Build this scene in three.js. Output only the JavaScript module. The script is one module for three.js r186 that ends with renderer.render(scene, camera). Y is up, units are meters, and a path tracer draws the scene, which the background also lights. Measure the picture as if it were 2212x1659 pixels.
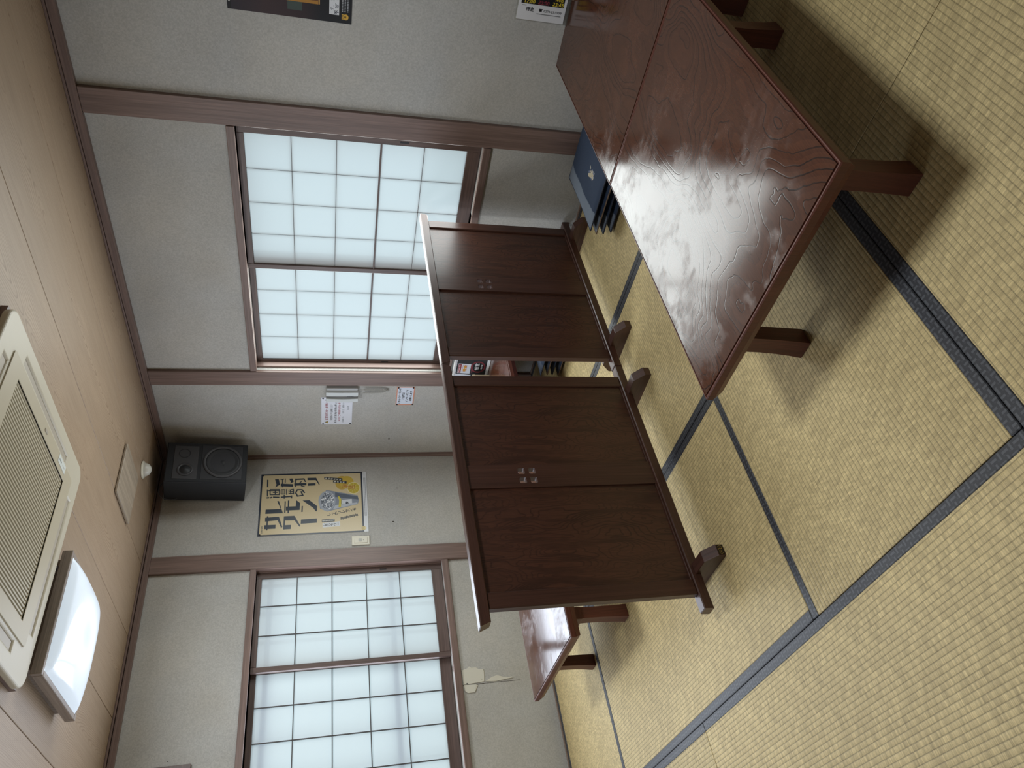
import * as THREE from 'three';
import { ConvexGeometry } from 'three/addons/geometries/ConvexGeometry.js';
import { RoundedBoxGeometry } from 'three/addons/geometries/RoundedBoxGeometry.js';
import { mergeGeometries } from 'three/addons/utils/BufferGeometryUtils.js';
import { RectAreaLightUniformsLib } from 'three/addons/lights/RectAreaLightUniformsLib.js';

// ---------------------------------------------------------------- camera, sky, lights, exposure
const scene = new THREE.Scene();
const renderer = new THREE.WebGLRenderer({ antialias: true });
renderer.toneMapping = THREE.LinearToneMapping;
renderer.toneMappingExposure = 1.0;
renderer.shadowMap.enabled = true;
RectAreaLightUniformsLib.init();
const XA = 2.607, ZB = -2.627, HC = 2.475;            // right wall, left wall, ceiling
const XL = -3.3, ZN = 3.9;                            // the two walls behind the camera
// the photograph was taken with the phone held upright and is stored on its side: the camera is rolled a quarter turn
const camera = new THREE.PerspectiveCamera(55.483, 2212 / 1659, 0.05, 60);
{
  const yaw = 0.74220977, pitch = -0.24990392, roll = 0.00566156;
  const f = new THREE.Vector3(Math.sin(yaw) * Math.cos(pitch), Math.sin(pitch), -Math.cos(yaw) * Math.cos(pitch));
  const r = new THREE.Vector3(Math.cos(yaw), 0, Math.sin(yaw)), u = new THREE.Vector3().crossVectors(r, f);
  const right = r.clone().multiplyScalar(Math.cos(roll)).addScaledVector(u, Math.sin(roll));
  camera.position.set(-0.73922758, 1.37520692, 1.81281377);
  camera.up.copy(right);
  camera.lookAt(camera.position.clone().add(f));
}
scene.add(camera);
scene.background = new THREE.Color().setRGB(0.80, 1.03, 1.13);       // bright overcast sky outside the paper windows
function daylight(x, y, z, w, h, dir, color, intensity) {             // soft daylight given off by one translucent window panel
  const l = new THREE.RectAreaLight(color, intensity, w, h);
  l.name = 'panel_daylight';
  l.position.set(x, y, z);
  l.lookAt(x + dir[0], y, z + dir[1]);
  scene.add(l);
}
const DAY1 = new THREE.Color().setRGB(0.95, 1.0, 0.98), DAY2 = new THREE.Color().setRGB(0.88, 0.96, 1.1);
const I1 = 5.8, I2 = 4.8;
daylight(XA + 0.026, 1.22, -0.50, 0.79, 1.08, [-1, 0], DAY1, I1);
daylight(XA + 0.061, 1.22, -1.31, 0.75, 1.08, [-1, 0], DAY1, I1);
daylight(1.37, 1.22, ZB - 0.026, 0.55, 1.08, [0, 1], DAY2, I2);
daylight(0.76, 1.22, ZB - 0.061, 0.57, 1.08, [0, 1], DAY2, I2);
daylight(0.26, 1.22, ZB - 0.061, 0.37, 1.08, [0, 1], DAY2, I2);
daylight(-0.94, 1.22, ZB - 0.026, 0.79, 1.08, [0, 1], DAY2, I2);
daylight(-1.75, 1.22, ZB - 0.061, 0.75, 1.08, [0, 1], DAY2, I2);
const LAMP = 32, LAMP2 = 42;

// ---------------------------------------------------------------- helpers
let seed = 12345;
const rnd = () => { seed = (seed + 0x6d2b79f5) | 0; let t = Math.imul(seed ^ (seed >>> 15), 1 | seed); t = (t + Math.imul(t ^ (t >>> 7), 61 | t)) ^ t; return ((t ^ (t >>> 14)) >>> 0) / 4294967296; };
const V = (x, y, z) => new THREE.Vector3(x, y, z);
const used = new Map();
function numbered(n) { const k = used.get(n) || 0; used.set(n, k + 1); return k ? n + '_' + String(k).padStart(3, '0') : n; }
function shade(o) { o.traverse((m) => { if (m.isMesh) { m.castShadow = true; m.receiveShadow = true; } }); return o; }
function thing(name, label, category, pos = [0, 0, 0], turn = 0, group) {
  const o = new THREE.Group(); o.name = numbered(name); scene.add(o);
  o.position.set(...pos); o.rotation.y = turn; o.userData = { label, category };
  if (group) o.userData.group = group;
  return o;
}
function structure(name, label, category) { const o = new THREE.Group(); o.name = name; o.userData = { kind: 'structure', label, category }; scene.add(o); return o; }
function part(name, geo, mat, parent, label) {
  const m = new THREE.Mesh(geo, mat); m.name = name; m.castShadow = m.receiveShadow = true; parent.add(m);
  if (label) m.userData.label = label;
  return m;
}
function sub(name, parent, pos = [0, 0, 0]) { const g = new THREE.Group(); g.name = name; g.position.set(...pos); parent.add(g); return g; }
// texture coordinates in metres: u runs along the grain axis
function grainUV(g, axis = 0, off = null) {
  g = g.index ? g.toNonIndexed() : g;
  const p = g.attributes.position, uv = new Float32Array(p.count * 2), a = V(), b = V(), c = V(), n = V();
  const o = off || [rnd() * 3, rnd() * 3], get = (i, k) => (k === 0 ? p.getX(i) : k === 1 ? p.getY(i) : p.getZ(i));
  for (let i = 0; i < p.count; i += 3) {
    a.fromBufferAttribute(p, i); b.fromBufferAttribute(p, i + 1); c.fromBufferAttribute(p, i + 2);
    n.crossVectors(b.clone().sub(a), c.clone().sub(a));
    const w = [Math.abs(n.x), Math.abs(n.y), Math.abs(n.z)], d = w.indexOf(Math.max(...w));
    let ku = axis, kv = 3 - axis - d;
    if (d === axis) { ku = (axis + 1) % 3; kv = (axis + 2) % 3; }
    for (let k = 0; k < 3; k++) { uv[(i + k) * 2] = get(i + k, ku) + o[0]; uv[(i + k) * 2 + 1] = get(i + k, kv) + o[1]; }
  }
  g.setAttribute('uv', new THREE.BufferAttribute(uv, 2));
  return g;
}
// a box from lo to hi with chamfered edges
function cbox(lo, hi, ch = 0.002, axis = 0, off = null) {
  const pts = [], c = Math.min(ch, ...[0, 1, 2].map((k) => (hi[k] - lo[k]) / 2.2));
  for (const i of [0, 1]) for (const j of [0, 1]) for (const k of [0, 1]) {
    const q = [i ? hi[0] : lo[0], j ? hi[1] : lo[1], k ? hi[2] : lo[2]], s = [i ? -c : c, j ? -c : c, k ? -c : c];
    for (let e = 0; e < 3; e++) pts.push(V(q[0] + (e === 0 ? 0 : s[0]), q[1] + (e === 1 ? 0 : s[1]), q[2] + (e === 2 ? 0 : s[2])));
  }
  return grainUV(new ConvexGeometry(pts), axis, off);
}
const box = (lo, hi, axis = 0, off = null) => grainUV(new THREE.BoxGeometry(hi[0] - lo[0], hi[1] - lo[1], hi[2] - lo[2]).translate((lo[0] + hi[0]) / 2, (lo[1] + hi[1]) / 2, (lo[2] + hi[2]) / 2), axis, off);
const hull = (pts, axis = 0, off = null) => grainUV(new ConvexGeometry(pts.map((p) => V(...p))), axis, off);
// rings of a rectangle (half sizes) at heights, joined: rings = [[hx, hz, y], ...]
function rectLoft(rings, capTop = true, capBottom = true) {
  const pos = [], corners = (r) => [V(-r[0], r[2], -r[1]), V(r[0], r[2], -r[1]), V(r[0], r[2], r[1]), V(-r[0], r[2], r[1])];
  const tri = (a, b, c) => pos.push(a.x, a.y, a.z, b.x, b.y, b.z, c.x, c.y, c.z);
  for (let i = 0; i + 1 < rings.length; i++) {
    const A = corners(rings[i]), B = corners(rings[i + 1]);
    for (let k = 0; k < 4; k++) { const l = (k + 1) % 4; tri(A[k], A[l], B[l]); tri(A[k], B[l], B[k]); }
  }
  const T = corners(rings[0]), Bm = corners(rings[rings.length - 1]);
  if (capTop) { tri(T[0], T[2], T[1]); tri(T[0], T[3], T[2]); }
  if (capBottom) { tri(Bm[0], Bm[1], Bm[2]); tri(Bm[0], Bm[2], Bm[3]); }
  const g = new THREE.BufferGeometry();
  g.setAttribute('position', new THREE.Float32BufferAttribute(pos, 3));
  g.computeVertexNormals();
  return g;
}
const merge = (list) => mergeGeometries(list.map((g) => { const h = g.index ? g.toNonIndexed() : g; for (const k of Object.keys(h.attributes)) if (!['position', 'normal', 'uv'].includes(k)) h.deleteAttribute(k); return h; }));
function planeXYZ(o, ux, vy, w, h) {                                   // a flat sheet: o corner (lower left), ux and vy unit vectors
  const g = new THREE.PlaneGeometry(w, h), m = new THREE.Matrix4().makeBasis(ux, vy, V().crossVectors(ux, vy));
  g.translate(w / 2, h / 2, 0).applyMatrix4(m).translate(o.x, o.y, o.z);
  return g;
}

// ---------------------------------------------------------------- textures
const hash = (x, y, s) => { let h = Math.imul(x, 374761393) + Math.imul(y, 668265263) + Math.imul(s, 974634777); h = Math.imul(h ^ (h >>> 13), 1274126177); return ((h ^ (h >>> 16)) >>> 0) / 4294967296; };
function noise(x, y, px, py, s) {                                      // value noise, periodic over px, py cells
  const ix = Math.floor(x), iy = Math.floor(y), fx = x - ix, fy = y - iy, u = fx * fx * fx * (fx * (fx * 6 - 15) + 10), v = fy * fy * fy * (fy * (fy * 6 - 15) + 10);
  const m = (a, n) => ((a % n) + n) % n, x0 = m(ix, px), x1 = m(ix + 1, px), y0 = m(iy, py), y1 = m(iy + 1, py);
  const a = hash(x0, y0, s), b = hash(x1, y0, s), c = hash(x0, y1, s), d = hash(x1, y1, s);
  return a + (b - a) * u + (c - a) * v + (a - b - c + d) * u * v;
}
function fbm(x, y, px, py, s, oct = 4, gain = 0.5) { let t = 0, a = 1, n = 0; for (let i = 0; i < oct; i++) { t += a * noise(x, y, px, py, s + i * 17); n += a; a *= gain; x *= 2; y *= 2; px *= 2; py *= 2; } return t / n; }
const clamp = (x, a = 0, b = 1) => Math.min(b, Math.max(a, x)), sm = (a, b, x) => { const t = clamp((x - a) / (b - a)); return t * t * (3 - 2 * t); };
function tex(w, h, fn, srgb = false, rep = [1, 1]) {                   // fn(u, v, i, j) -> [r, g, b] (or a number) in 0..1
  const d = new Uint8Array(w * h * 4);
  for (let j = 0; j < h; j++) for (let i = 0; i < w; i++) {
    const c = fn((i + 0.5) / w, (j + 0.5) / h, i, j), o = (j * w + i) * 4, n = typeof c === 'number';
    for (let k = 0; k < 3; k++) d[o + k] = clamp(n ? c : c[k]) * 255;
    d[o + 3] = 255;
  }
  const t = new THREE.DataTexture(d, w, h);
  t.wrapS = t.wrapT = THREE.RepeatWrapping; t.magFilter = THREE.LinearFilter; t.minFilter = THREE.LinearMipmapLinearFilter; t.generateMipmaps = true;
  if (srgb) t.colorSpace = THREE.SRGBColorSpace;
  t.repeat.set(...rep); t.needsUpdate = true;
  return t;
}
function canvasTex(w, h, draw) {
  const c = document.createElement('canvas'); c.width = w; c.height = h;
  draw(c.getContext('2d'), w, h);
  const t = new THREE.CanvasTexture(c); t.colorSpace = THREE.SRGBColorSpace; t.anisotropy = 8;
  return t;
}
const mix3 = (a, b, t) => [a[0] + (b[0] - a[0]) * t, a[1] + (b[1] - a[1]) * t, a[2] + (b[2] - a[2]) * t];
const rgb = (r, g, b) => new THREE.Color().setRGB(r, g, b);

// growth-ring lines of flat-sawn wood: field f over w x h pixels -> distance to the nearest ring line in pixels
function ringField(w, h, field, count) {
  const f = new Float32Array(w * h), d = new Float32Array(w * h);
  for (let j = 0; j < h; j++) for (let i = 0; i < w; i++) f[j * w + i] = field((i + 0.5) / w, (j + 0.5) / h) * count;
  for (let j = 0; j < h; j++) for (let i = 0; i < w; i++) {
    const o = j * w + i, gx = f[j * w + Math.min(w - 1, i + 1)] - f[j * w + Math.max(0, i - 1)], gy = f[Math.min(h - 1, j + 1) * w + i] - f[Math.max(0, j - 1) * w + i];
    const fr = f[o] - Math.floor(f[o]);
    d[o] = Math.abs(fr - 0.5) / (Math.hypot(gx, gy) / 2 + 1e-4);
  }
  return { f, d };
}

// tatami: ribs 15 mm apart parallel to the cloth border, fine rush strands across; u along the ribs, v across
const TAT = 0.30, RIBS = 20, TN = 1024;
const tatFn = (u, v) => {
  const r = v * RIBS, k = Math.floor(r), f = r - k, st = u * 190 + (k % 2) * 0.5, si = Math.floor(st);
  const strand = hash(si, k, 5), fine = hash(Math.floor(u * 380), k, 9), band = noise(u * 40, k * 0.93 + 0.37, 40, RIBS, 31), groove = Math.min(f, 1 - f), sf = st - si;
  return { strand, fine, band, groove, sf };
};
const tatColor = tex(TN, TN, (u, v) => {
  const q = tatFn(u, v), g = sm(0.0, 0.16, q.groove);
  let t = 0.80 + 0.16 * (q.strand - 0.5) + 0.10 * (q.fine - 0.5) + 0.16 * (q.band - 0.5) + 0.05 * (fbm(u * 6, v * 6, 6, 6, 77, 3) - 0.5);
  if (q.strand > 0.93) t -= 0.14;
  const c = mix3([0.80, 0.70, 0.50], [0.90, 0.83, 0.64], clamp(t));
  return c.map((x) => x * (0.80 + 0.20 * g) * (0.3 + 0.7 * t) * 1.05);
}, true, [1 / TAT, 1 / TAT]);
const tatBump = tex(TN, TN, (u, v) => { const q = tatFn(u, v); return 0.75 * Math.sqrt(clamp(q.groove * 2.6)) + 0.16 * Math.sin(Math.PI * q.sf) + 0.09 * q.strand; }, false, [1 / TAT, 1 / TAT]);
const matTatami = [0.97, 1.0, 1.03, 0.94].map((k, i) => new THREE.MeshPhysicalMaterial({ name: 'tatami_rush_' + i, map: tatColor, bumpMap: tatBump, bumpScale: 0.0016, roughness: 0.56, color: rgb(0.99 * k, 0.95 * k, 0.84 * k) }));
// cloth border with its woven lattice
const heri = tex(256, 256, (u, v) => {
  const a = u * 6, b = v * 2, k = Math.floor(a), m = Math.floor(b), x = a - k, y = b - m, th = 0.16;
  const flip = (k + m) % 2;
  let lit = flip ? (Math.abs(x - 0.5) < th ? 1 : 0) : (Math.abs(y - 0.5) < th ? 1 : 0);
  if (!lit && Math.hypot(x - 0.08, y - 0.1) < 0.2) lit = 0.45 * (hash(Math.floor(u * 120), Math.floor(v * 120), 3) > 0.4 ? 1 : 0);
  const w = 0.85 + 0.15 * hash(Math.floor(u * 128), Math.floor(v * 128), 8);
  return mix3([0.21, 0.215, 0.235], [0.34, 0.35, 0.37], lit).map((c) => c * w);
}, true, [1 / 0.105, 1 / 0.036]);
const matHeri = new THREE.MeshPhysicalMaterial({ name: 'border_cloth', map: heri, roughness: 0.5, sheen: 0.3, sheenColor: rgb(0.5, 0.52, 0.6), sheenRoughness: 0.5 });

// lacquered low table: bold dark ring lines cut into a red-brown top, with fine scratches and dull worn patches
const TW = 1536, TH = 1024;
const tabRing = ringField(TW, TH, (u, v) => {
  const x = u * 2.3 + 0.25 * fbm(u * 5, v * 5, 40, 40, 3, 2), y = v * 3.6 + 0.35 * fbm(u * 4 + 9, v * 4, 40, 40, 4, 2);
  return fbm(x, y, 40, 40, 11, 3, 0.42) + 0.012 * fbm(u * 40, v * 40, 80, 80, 6, 2);
}, 17);
const tabLine = (i, j) => { const o = j * TW + i, a = 0.4 + 0.6 * noise(i / 130, j / 130, 64, 64, 21), wdt = 0.9 + 1.5 * a; return a * (1 - sm(wdt * 0.5, wdt * 1.5, tabRing.d[o])); };
const scratch = (u, v) => {
  let s = 0;
  const dust = hash(Math.floor(u * 900), Math.floor(v * 600), 14) > 0.988 ? 0.5 : 0, wear = fbm(u * 7, v * 6, 40, 40, 51, 5, 0.6);
  s += dust * sm(0.42, 0.6, wear);
  return s + 0.5 * sm(0.5, 0.66, wear) * fbm(u * 60, v * 20, 80, 80, 55, 2);
};
const tabColor = tex(TW, TH, (u, v, i, j) => {
  const o = j * TW + i, l = tabLine(i, j), f = tabRing.f[o] - Math.floor(tabRing.f[o]);
  const pores = noise(u * 60, v * 420, 128, 512, 91), base = mix3([0.275, 0.16, 0.11], [0.345, 0.205, 0.135], 0.5 * f + 0.5 * fbm(u * 3, v * 3, 40, 40, 66, 3));
  const w = scratch(u, v);
  return mix3(base, [0.12, 0.07, 0.055], l * 0.85).map((c, k) => c * (0.9 + 0.14 * pores) + w * [0.05, 0.04, 0.04][k]);
}, true);
const tabBump = tex(TW, TH, (u, v, i, j) => 0.8 - 0.7 * tabLine(i, j) + 0.04 * noise(u * 60, v * 420, 128, 512, 91));
const tabRough = tex(TW, TH, (u, v) => 0.13 + 0.38 * scratch(u, v) + 0.04 * sm(0.45, 0.7, fbm(u * 5 + 3, v * 5, 40, 40, 44, 4)));
const matTop = new THREE.MeshPhysicalMaterial({ name: 'lacquered_table_top', map: tabColor, bumpMap: tabBump, bumpScale: 0.0001, roughnessMap: tabRough, roughness: 1, ior: 1.52 });

// grey-scale fine grain, tinted by each material; u metres / 1, v metres / 0.25
const fineGrain = tex(1024, 512, (u, v) => {
  const a = fbm(u * 3, v * 40, 3, 40, 7, 4, 0.6), b = noise(u * 10, v * 220, 10, 220, 8), c = fbm(u * 2, v * 5, 2, 5, 9, 3);
  return 0.72 + 0.22 * (a - 0.3) + 0.10 * (b - 0.5) + 0.16 * (c - 0.5);
}, true, [1, 4]);
const fineBump = tex(512, 512, (u, v) => fbm(u * 3, v * 50, 3, 50, 7, 4, 0.6) * 0.6 + 0.4 * noise(u * 8, v * 200, 8, 200, 8), false, [1, 4]);
const wood = (name, r, g, b, rough = 0.45, extra = {}) => new THREE.MeshPhysicalMaterial({ name, map: fineGrain, bumpMap: fineBump, bumpScale: 0.00025, color: rgb(r, g, b), roughness: rough, ...extra });
const matPost = wood('stained_post', 0.335, 0.225, 0.19, 0.42);
const matSash = wood('stained_sash', 0.21, 0.14, 0.12, 0.42);
const matDark = wood('dark_partition_wood', 0.125, 0.052, 0.036, 0.38, { clearcoat: 0.15, clearcoatRoughness: 0.2 });
const matTableEdge = wood('red_table_wood', 0.19, 0.052, 0.03, 0.42);
const matPaleWood = wood('pale_lamp_wood', 0.52, 0.42, 0.35, 0.5);
const matBase = wood('floor_strip_wood', 0.42, 0.30, 0.23, 0.5);
const matHatch = wood('hatch_wood', 0.62, 0.50, 0.37, 0.5);
const matKumiko = wood('lattice_wood', 0.16, 0.15, 0.15, 0.5);
// partition panels: crowded wavy ring lines standing upright
const panRing = ringField(768, 1024, (u, v) => fbm(u * 5 + 0.5 * fbm(u * 6, v * 3, 40, 40, 2, 2), v * 1.6, 40, 40, 23, 3, 0.45) + 0.01 * noise(u * 40, v * 30, 80, 80, 3), 26);
const panLine = (i, j, u, v) => { const a = 0.35 + 0.65 * noise(u * 7, v * 4, 64, 64, 25), wd = 1.4 + 2.4 * a; return a * (1 - sm(wd * 0.4, wd * 1.6, panRing.d[j * 768 + i])); };
const panColor = tex(768, 1024, (u, v, i, j) => {
  const l = panLine(i, j, u, v), p = noise(u * 300, v * 26, 512, 64, 92);
  return mix3([0.315, 0.195, 0.15], [0.19, 0.115, 0.095], clamp(l * 0.7)).map((c) => c * (0.86 + 0.22 * p + 0.12 * (fbm(u * 3, v * 2, 40, 40, 61, 3) - 0.5)));
}, true);
const panBump = tex(768, 1024, (u, v, i, j) => 0.7 - 0.55 * panLine(i, j, u, v) + 0.25 * noise(u * 300, v * 26, 512, 64, 92));
const matPanel = new THREE.MeshPhysicalMaterial({ name: 'partition_panel_veneer', map: panColor, bumpMap: panBump, bumpScale: 0.00018, roughness: 0.36, clearcoat: 0.2, clearcoatRoughness: 0.25 });
// ceiling boards: long pointed cathedral grain
const CW = 2048, CHh = 384;
const ceilRing = ringField(CW, CHh, (u, v) => {
  const c = v - 0.5 + 0.10 * (fbm(u * 4, 0.5, 4, 8, 13, 2) - 0.5), s = (u * 2) % 1;
  return 1.25 * Math.sqrt(c * c + 0.0022) + 0.34 * Math.abs(s - 0.5) * Math.exp(-c * c * 26) + 0.03 * (fbm(u * 30, v * 5, 30, 16, 15, 3) - 0.5);
}, 62);
const ceilColor = tex(CW, CHh, (u, v, i, j) => {
  const o = j * CW + i, f = ceilRing.f[o] - Math.floor(ceilRing.f[o]), a = fbm(u * 10, v * 5, 10, 16, 33, 3);
  const dark = sm(0.62, 0.95, f) * (1 - sm(0.95, 1, f)) * sm(0.35, 0.6, a), st = noise(u * 26, v * 190, 26, 256, 34);
  return mix3([0.735, 0.64, 0.535], [0.52, 0.42, 0.33], clamp(0.55 * dark + 0.22 * st + 0.12 * (1 - a))).map((c) => c * (0.95 + 0.08 * a));
}, true, [1 / 3.2, 1 / 0.46]);
const matCeil = [1, 0.97, 1.03].map((k, i) => new THREE.MeshPhysicalMaterial({ name: 'printed_cedar_' + i, map: ceilColor, roughness: 0.5, color: rgb(0.80 * k, 0.80 * k, 0.80 * k) }));
// sand-finish wallpaper
const wallColor = tex(1024, 1024, (u, v) => {
  const s = hash(Math.floor(u * 1024), Math.floor(v * 1024), 2), m = fbm(u * 160, v * 160, 160, 160, 4, 2), c = fbm(u * 3, v * 3, 3, 3, 5, 4), y = fbm(u * 5, v * 4, 5, 4, 6, 3);
  const t = 1 + 0.09 * (s - 0.5) + 0.12 * (m - 0.5) + 0.10 * (c - 0.5);
  return [0.69 * t, (0.69 - 0.012 * y) * t, (0.68 - 0.03 * y) * t];
}, true, [1 / 0.9, 1 / 0.9]);
const wallBump = tex(512, 512, (u, v) => fbm(u * 120, v * 120, 120, 120, 14, 3, 0.6), false, [1 / 0.4, 1 / 0.4]);
const matWall = new THREE.MeshPhysicalMaterial({ name: 'sand_wallpaper', map: wallColor, bumpMap: wallBump, bumpScale: 0.0002, roughness: 0.9 });
const plain = (name, r, g, b, rough = 0.5, extra = {}) => new THREE.MeshPhysicalMaterial({ name, color: rgb(r, g, b), roughness: rough, ...extra });
const matPaper = plain('shoji_paper', 0.93, 0.95, 0.95, 0.95, { transmission: 0.62, side: THREE.DoubleSide });
const matBlackPlastic = plain('black_plastic', 0.012, 0.013, 0.016, 0.5);
const matIvory = plain('ivory_plastic', 0.66, 0.63, 0.52, 0.4);
const matWhite = plain('white_plastic', 0.72, 0.73, 0.72, 0.4);

// ---------------------------------------------------------------- floor: tatami mats
{
  const floor = structure('floor', 'straw tatami floor with grey cloth borders', 'floor');
  part('floor_base', box([XL - 0.1, -0.12, ZB - 0.1], [XA + 0.1, -0.03, ZN + 0.1]), plain('floor_slab', 0.2, 0.15, 0.1, 0.9), floor);
  const HB = 0.031;
  let n = 0;
  function mat(x0, x1, z0, z1, long) {                                 // long: 0 = long side along x, 2 = along z
    const g = 0.0012, m = new THREE.Group(); m.name = 'tatami_mat'; floor.add(m);
    const lo = [x0 + g, -0.03, z0 + g], hi = [x1 - g, 0, z1 - g];
    if (long === 0) { lo[2] += HB; hi[2] -= HB; } else { lo[0] += HB; hi[0] -= HB; }
    part('rush_cover', cbox(lo, hi, 0.0015, long), matTatami[n++ % 4], m);
    for (const s of [0, 1]) {
      const a = [x0 + g, -0.03, z0 + g], b = [x1 - g, 0.0006, z1 - g];
      if (long === 0) { if (s) a[2] = z1 - g - HB; else b[2] = z0 + g + HB; } else if (s) a[0] = x1 - g - HB; else b[0] = x0 + g + HB;
      part('border_strip', cbox(a, b, 0.002, long), matHeri, m);
    }
  }
  const T = 0.88, e = 0.885;
  mat(0, 2 * T, 0, e, 0);
  mat(0, T, -2 * T, 0, 2); mat(T, 2 * T, -2 * T, 0, 2);
  mat(2 * T, XA - 0.012, -0.895, e, 2); mat(2 * T, XA - 0.012, ZB + 0.014, -0.895, 2);
  mat(0, 2 * T, ZB + 0.014, -2 * T, 0);
  mat(-T, 0, -0.862, e, 2); mat(-T, 0, ZB + 0.014, -0.862, 2);
  mat(-0.9, 0.863, e, e + T, 0); mat(0.863, XA - 0.012, e, e + T, 0);
  for (let k = 0; k < 2; k++) { mat(-0.9 - 0.9 * k, 0.863 - 0.9 * k, e + T * (1 + k), e + T * (2 + k), 0); mat(0.863 - 0.9 * k, XA - 0.012, e + T * (1 + k), e + T * (2 + k), 0); }
  for (let k = 1; k < 3; k++) { mat(-T * (k + 1), -T * k, -0.862, e, 2); mat(-T * (k + 1), -T * k, ZB + 0.014, -0.862, 2); }
}

// ---------------------------------------------------------------- walls, ceiling, posts and trims
const W1 = { z0: -1.715, z1: -0.052, y0: 0.605, y1: 1.797 }, W2 = { x0: 0.045, x1: 1.708, y0: 0.605, y1: 1.797 }, W3 = { x0: -2.156, x1: -0.493 }, TK = 0.14;
{
  const wr = structure('wall_right', 'greige sand-finish wall holding the larger paper window', 'wall');
  const bits = [box([XA, -0.1, ZB - TK], [XA + TK, HC + 0.1, W1.z0], 1, [0, 0]), box([XA, -0.1, W1.z1], [XA + TK, HC + 0.1, ZN], 1, [0, 0]), box([XA, -0.1, W1.z0], [XA + TK, W1.y0, W1.z1], 1, [0, 0]), box([XA, W1.y1, W1.z0], [XA + TK, HC + 0.1, W1.z1], 1, [0, 0])];
  part('plaster', merge(bits), matWall, wr);
  const wl = structure('wall_left', 'greige sand-finish wall holding the smaller paper window', 'wall');
  part('plaster', merge([box([XL, -0.1, ZB - TK], [W3.x0, HC + 0.1, ZB], 1, [0, 0]), box([W3.x1, -0.1, ZB - TK], [W2.x0, HC + 0.1, ZB], 1, [0, 0]), box([W3.x0, -0.1, ZB - TK], [W3.x1, W2.y0, ZB], 1, [0, 0]), box([W3.x0, W2.y1, ZB - TK], [W3.x1, HC + 0.1, ZB], 1, [0, 0]), box([W2.x1, -0.1, ZB - TK], [XA, HC + 0.1, ZB], 1, [0, 0]), box([W2.x0, -0.1, ZB - TK], [W2.x1, W2.y0, ZB], 1, [0, 0]), box([W2.x0, W2.y1, ZB - TK], [W2.x1, HC + 0.1, ZB], 1, [0, 0])]), matWall, wl);
  // wallpaper torn open along its joint below the window
  const matTorn = plain('torn_paper_back', 0.63, 0.61, 0.53, 0.9), matUnder = plain('bare_board', 0.52, 0.50, 0.40, 0.9);
  const flap = (pts, name, m, lift) => {
    const s = new THREE.Shape(pts.map(([x, y]) => new THREE.Vector2(x, y))), g = new THREE.ExtrudeGeometry(s, { depth: 0.0012, bevelEnabled: true, bevelSize: 0.0008, bevelThickness: 0.0008, bevelSegments: 1, steps: 1 });
    const p = g.attributes.position;
    for (let i = 0; i < p.count; i++) p.setZ(i, p.getZ(i) + lift * Math.abs(Math.sin(p.getX(i) * 60 + p.getY(i) * 40)));
    g.translate(0, 0, ZB + 0.0012); g.computeVertexNormals();
    part(name, g, m, wl);
  };
  flap([[0.945, 0.556], [0.955, 0.522], [0.966, 0.51], [0.955, 0.495], [0.957, 0.47], [0.944, 0.452], [0.942, 0.434], [0.943, 0.425], [0.925, 0.42], [0.9, 0.424], [0.868, 0.428], [0.864, 0.46], [0.858, 0.556]], 'torn_wallpaper', matTorn, 0.002);
  flap([[0.925, 0.545], [0.935, 0.51], [0.928, 0.47], [0.905, 0.44], [0.875, 0.437], [0.872, 0.5], [0.868, 0.545]], 'bare_patch', matUnder, 0.0005);
  flap([[0.855, 0.554], [0.853, 0.48], [0.846, 0.47], [0.834, 0.478], [0.808, 0.492], [0.807, 0.536], [0.82, 0.552]], 'torn_wallpaper', matTorn, 0.002);
  flap([[0.867, 0.42], [0.885, 0.385], [0.897, 0.345], [0.883, 0.305], [0.878, 0.27], [0.881, 0.25], [0.874, 0.245], [0.868, 0.3], [0.862, 0.36]], 'torn_wallpaper', matTorn, 0.003);
  part('wall_crack', merge([box([0.855, 0.2, ZB], [0.8575, 0.56, ZB + 0.0006]), box([0.853, 0.43, ZB], [0.8555, 0.5, ZB + 0.0006])]), plain('crack', 0.06, 0.05, 0.04, 1), wl);
  for (const [x, y] of [[0.862, 0.535], [0.851, 0.526]]) part('screw_hole', new THREE.CylinderGeometry(0.004, 0.004, 0.002, 12).rotateX(Math.PI / 2).translate(x, y, ZB + 0.004), matBlackPlastic, wl);
  // faint scuffs
  for (const [x, y, w, h] of [[2.30, 0.865, 0.006, 0.01], [2.02, 0.905, 0.008, 0.016], [0.61, 2.17, 0.003, 0.006]]) part('scuff_mark', box([x, y, ZB], [x + w, y + h, ZB + 0.0006]), plain('scuff', 0.07, 0.06, 0.05, 1), wl);
  part('scuff_mark', box([XA - 0.0006, 0.92, -2.44], [XA, 0.93, -2.43]), plain('scuff_dark', 0.07, 0.06, 0.05, 1), wr);
  const wb = structure('wall_back', 'greige wall behind the camera', 'wall'); part('plaster', box([XL, -0.1, ZN], [XA + TK, HC + 0.1, ZN + TK], 1, [0, 0]), matWall, wb);
  const wf = structure('wall_far', 'greige wall to the left behind the camera', 'wall'); part('plaster', box([XL - TK, -0.1, ZB - TK], [XL, HC + 0.1, ZN + TK], 1, [0, 0]), matWall, wf);
  // ceiling boards running towards the left wall
  const ceiling = structure('ceiling', 'wood-grain board ceiling with dark joints', 'ceiling');
  part('ceiling_base', box([XL - TK, HC + 0.012, ZB - TK], [XA + TK, HC + 0.16, ZN + TK]), plain('ceiling_void', 0.03, 0.025, 0.02, 1), ceiling);
  let x1 = XA, xs = [2.226], i = 0;
  while (xs[xs.length - 1] > XL) xs.push(xs[xs.length - 1] - 0.4575);
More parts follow.
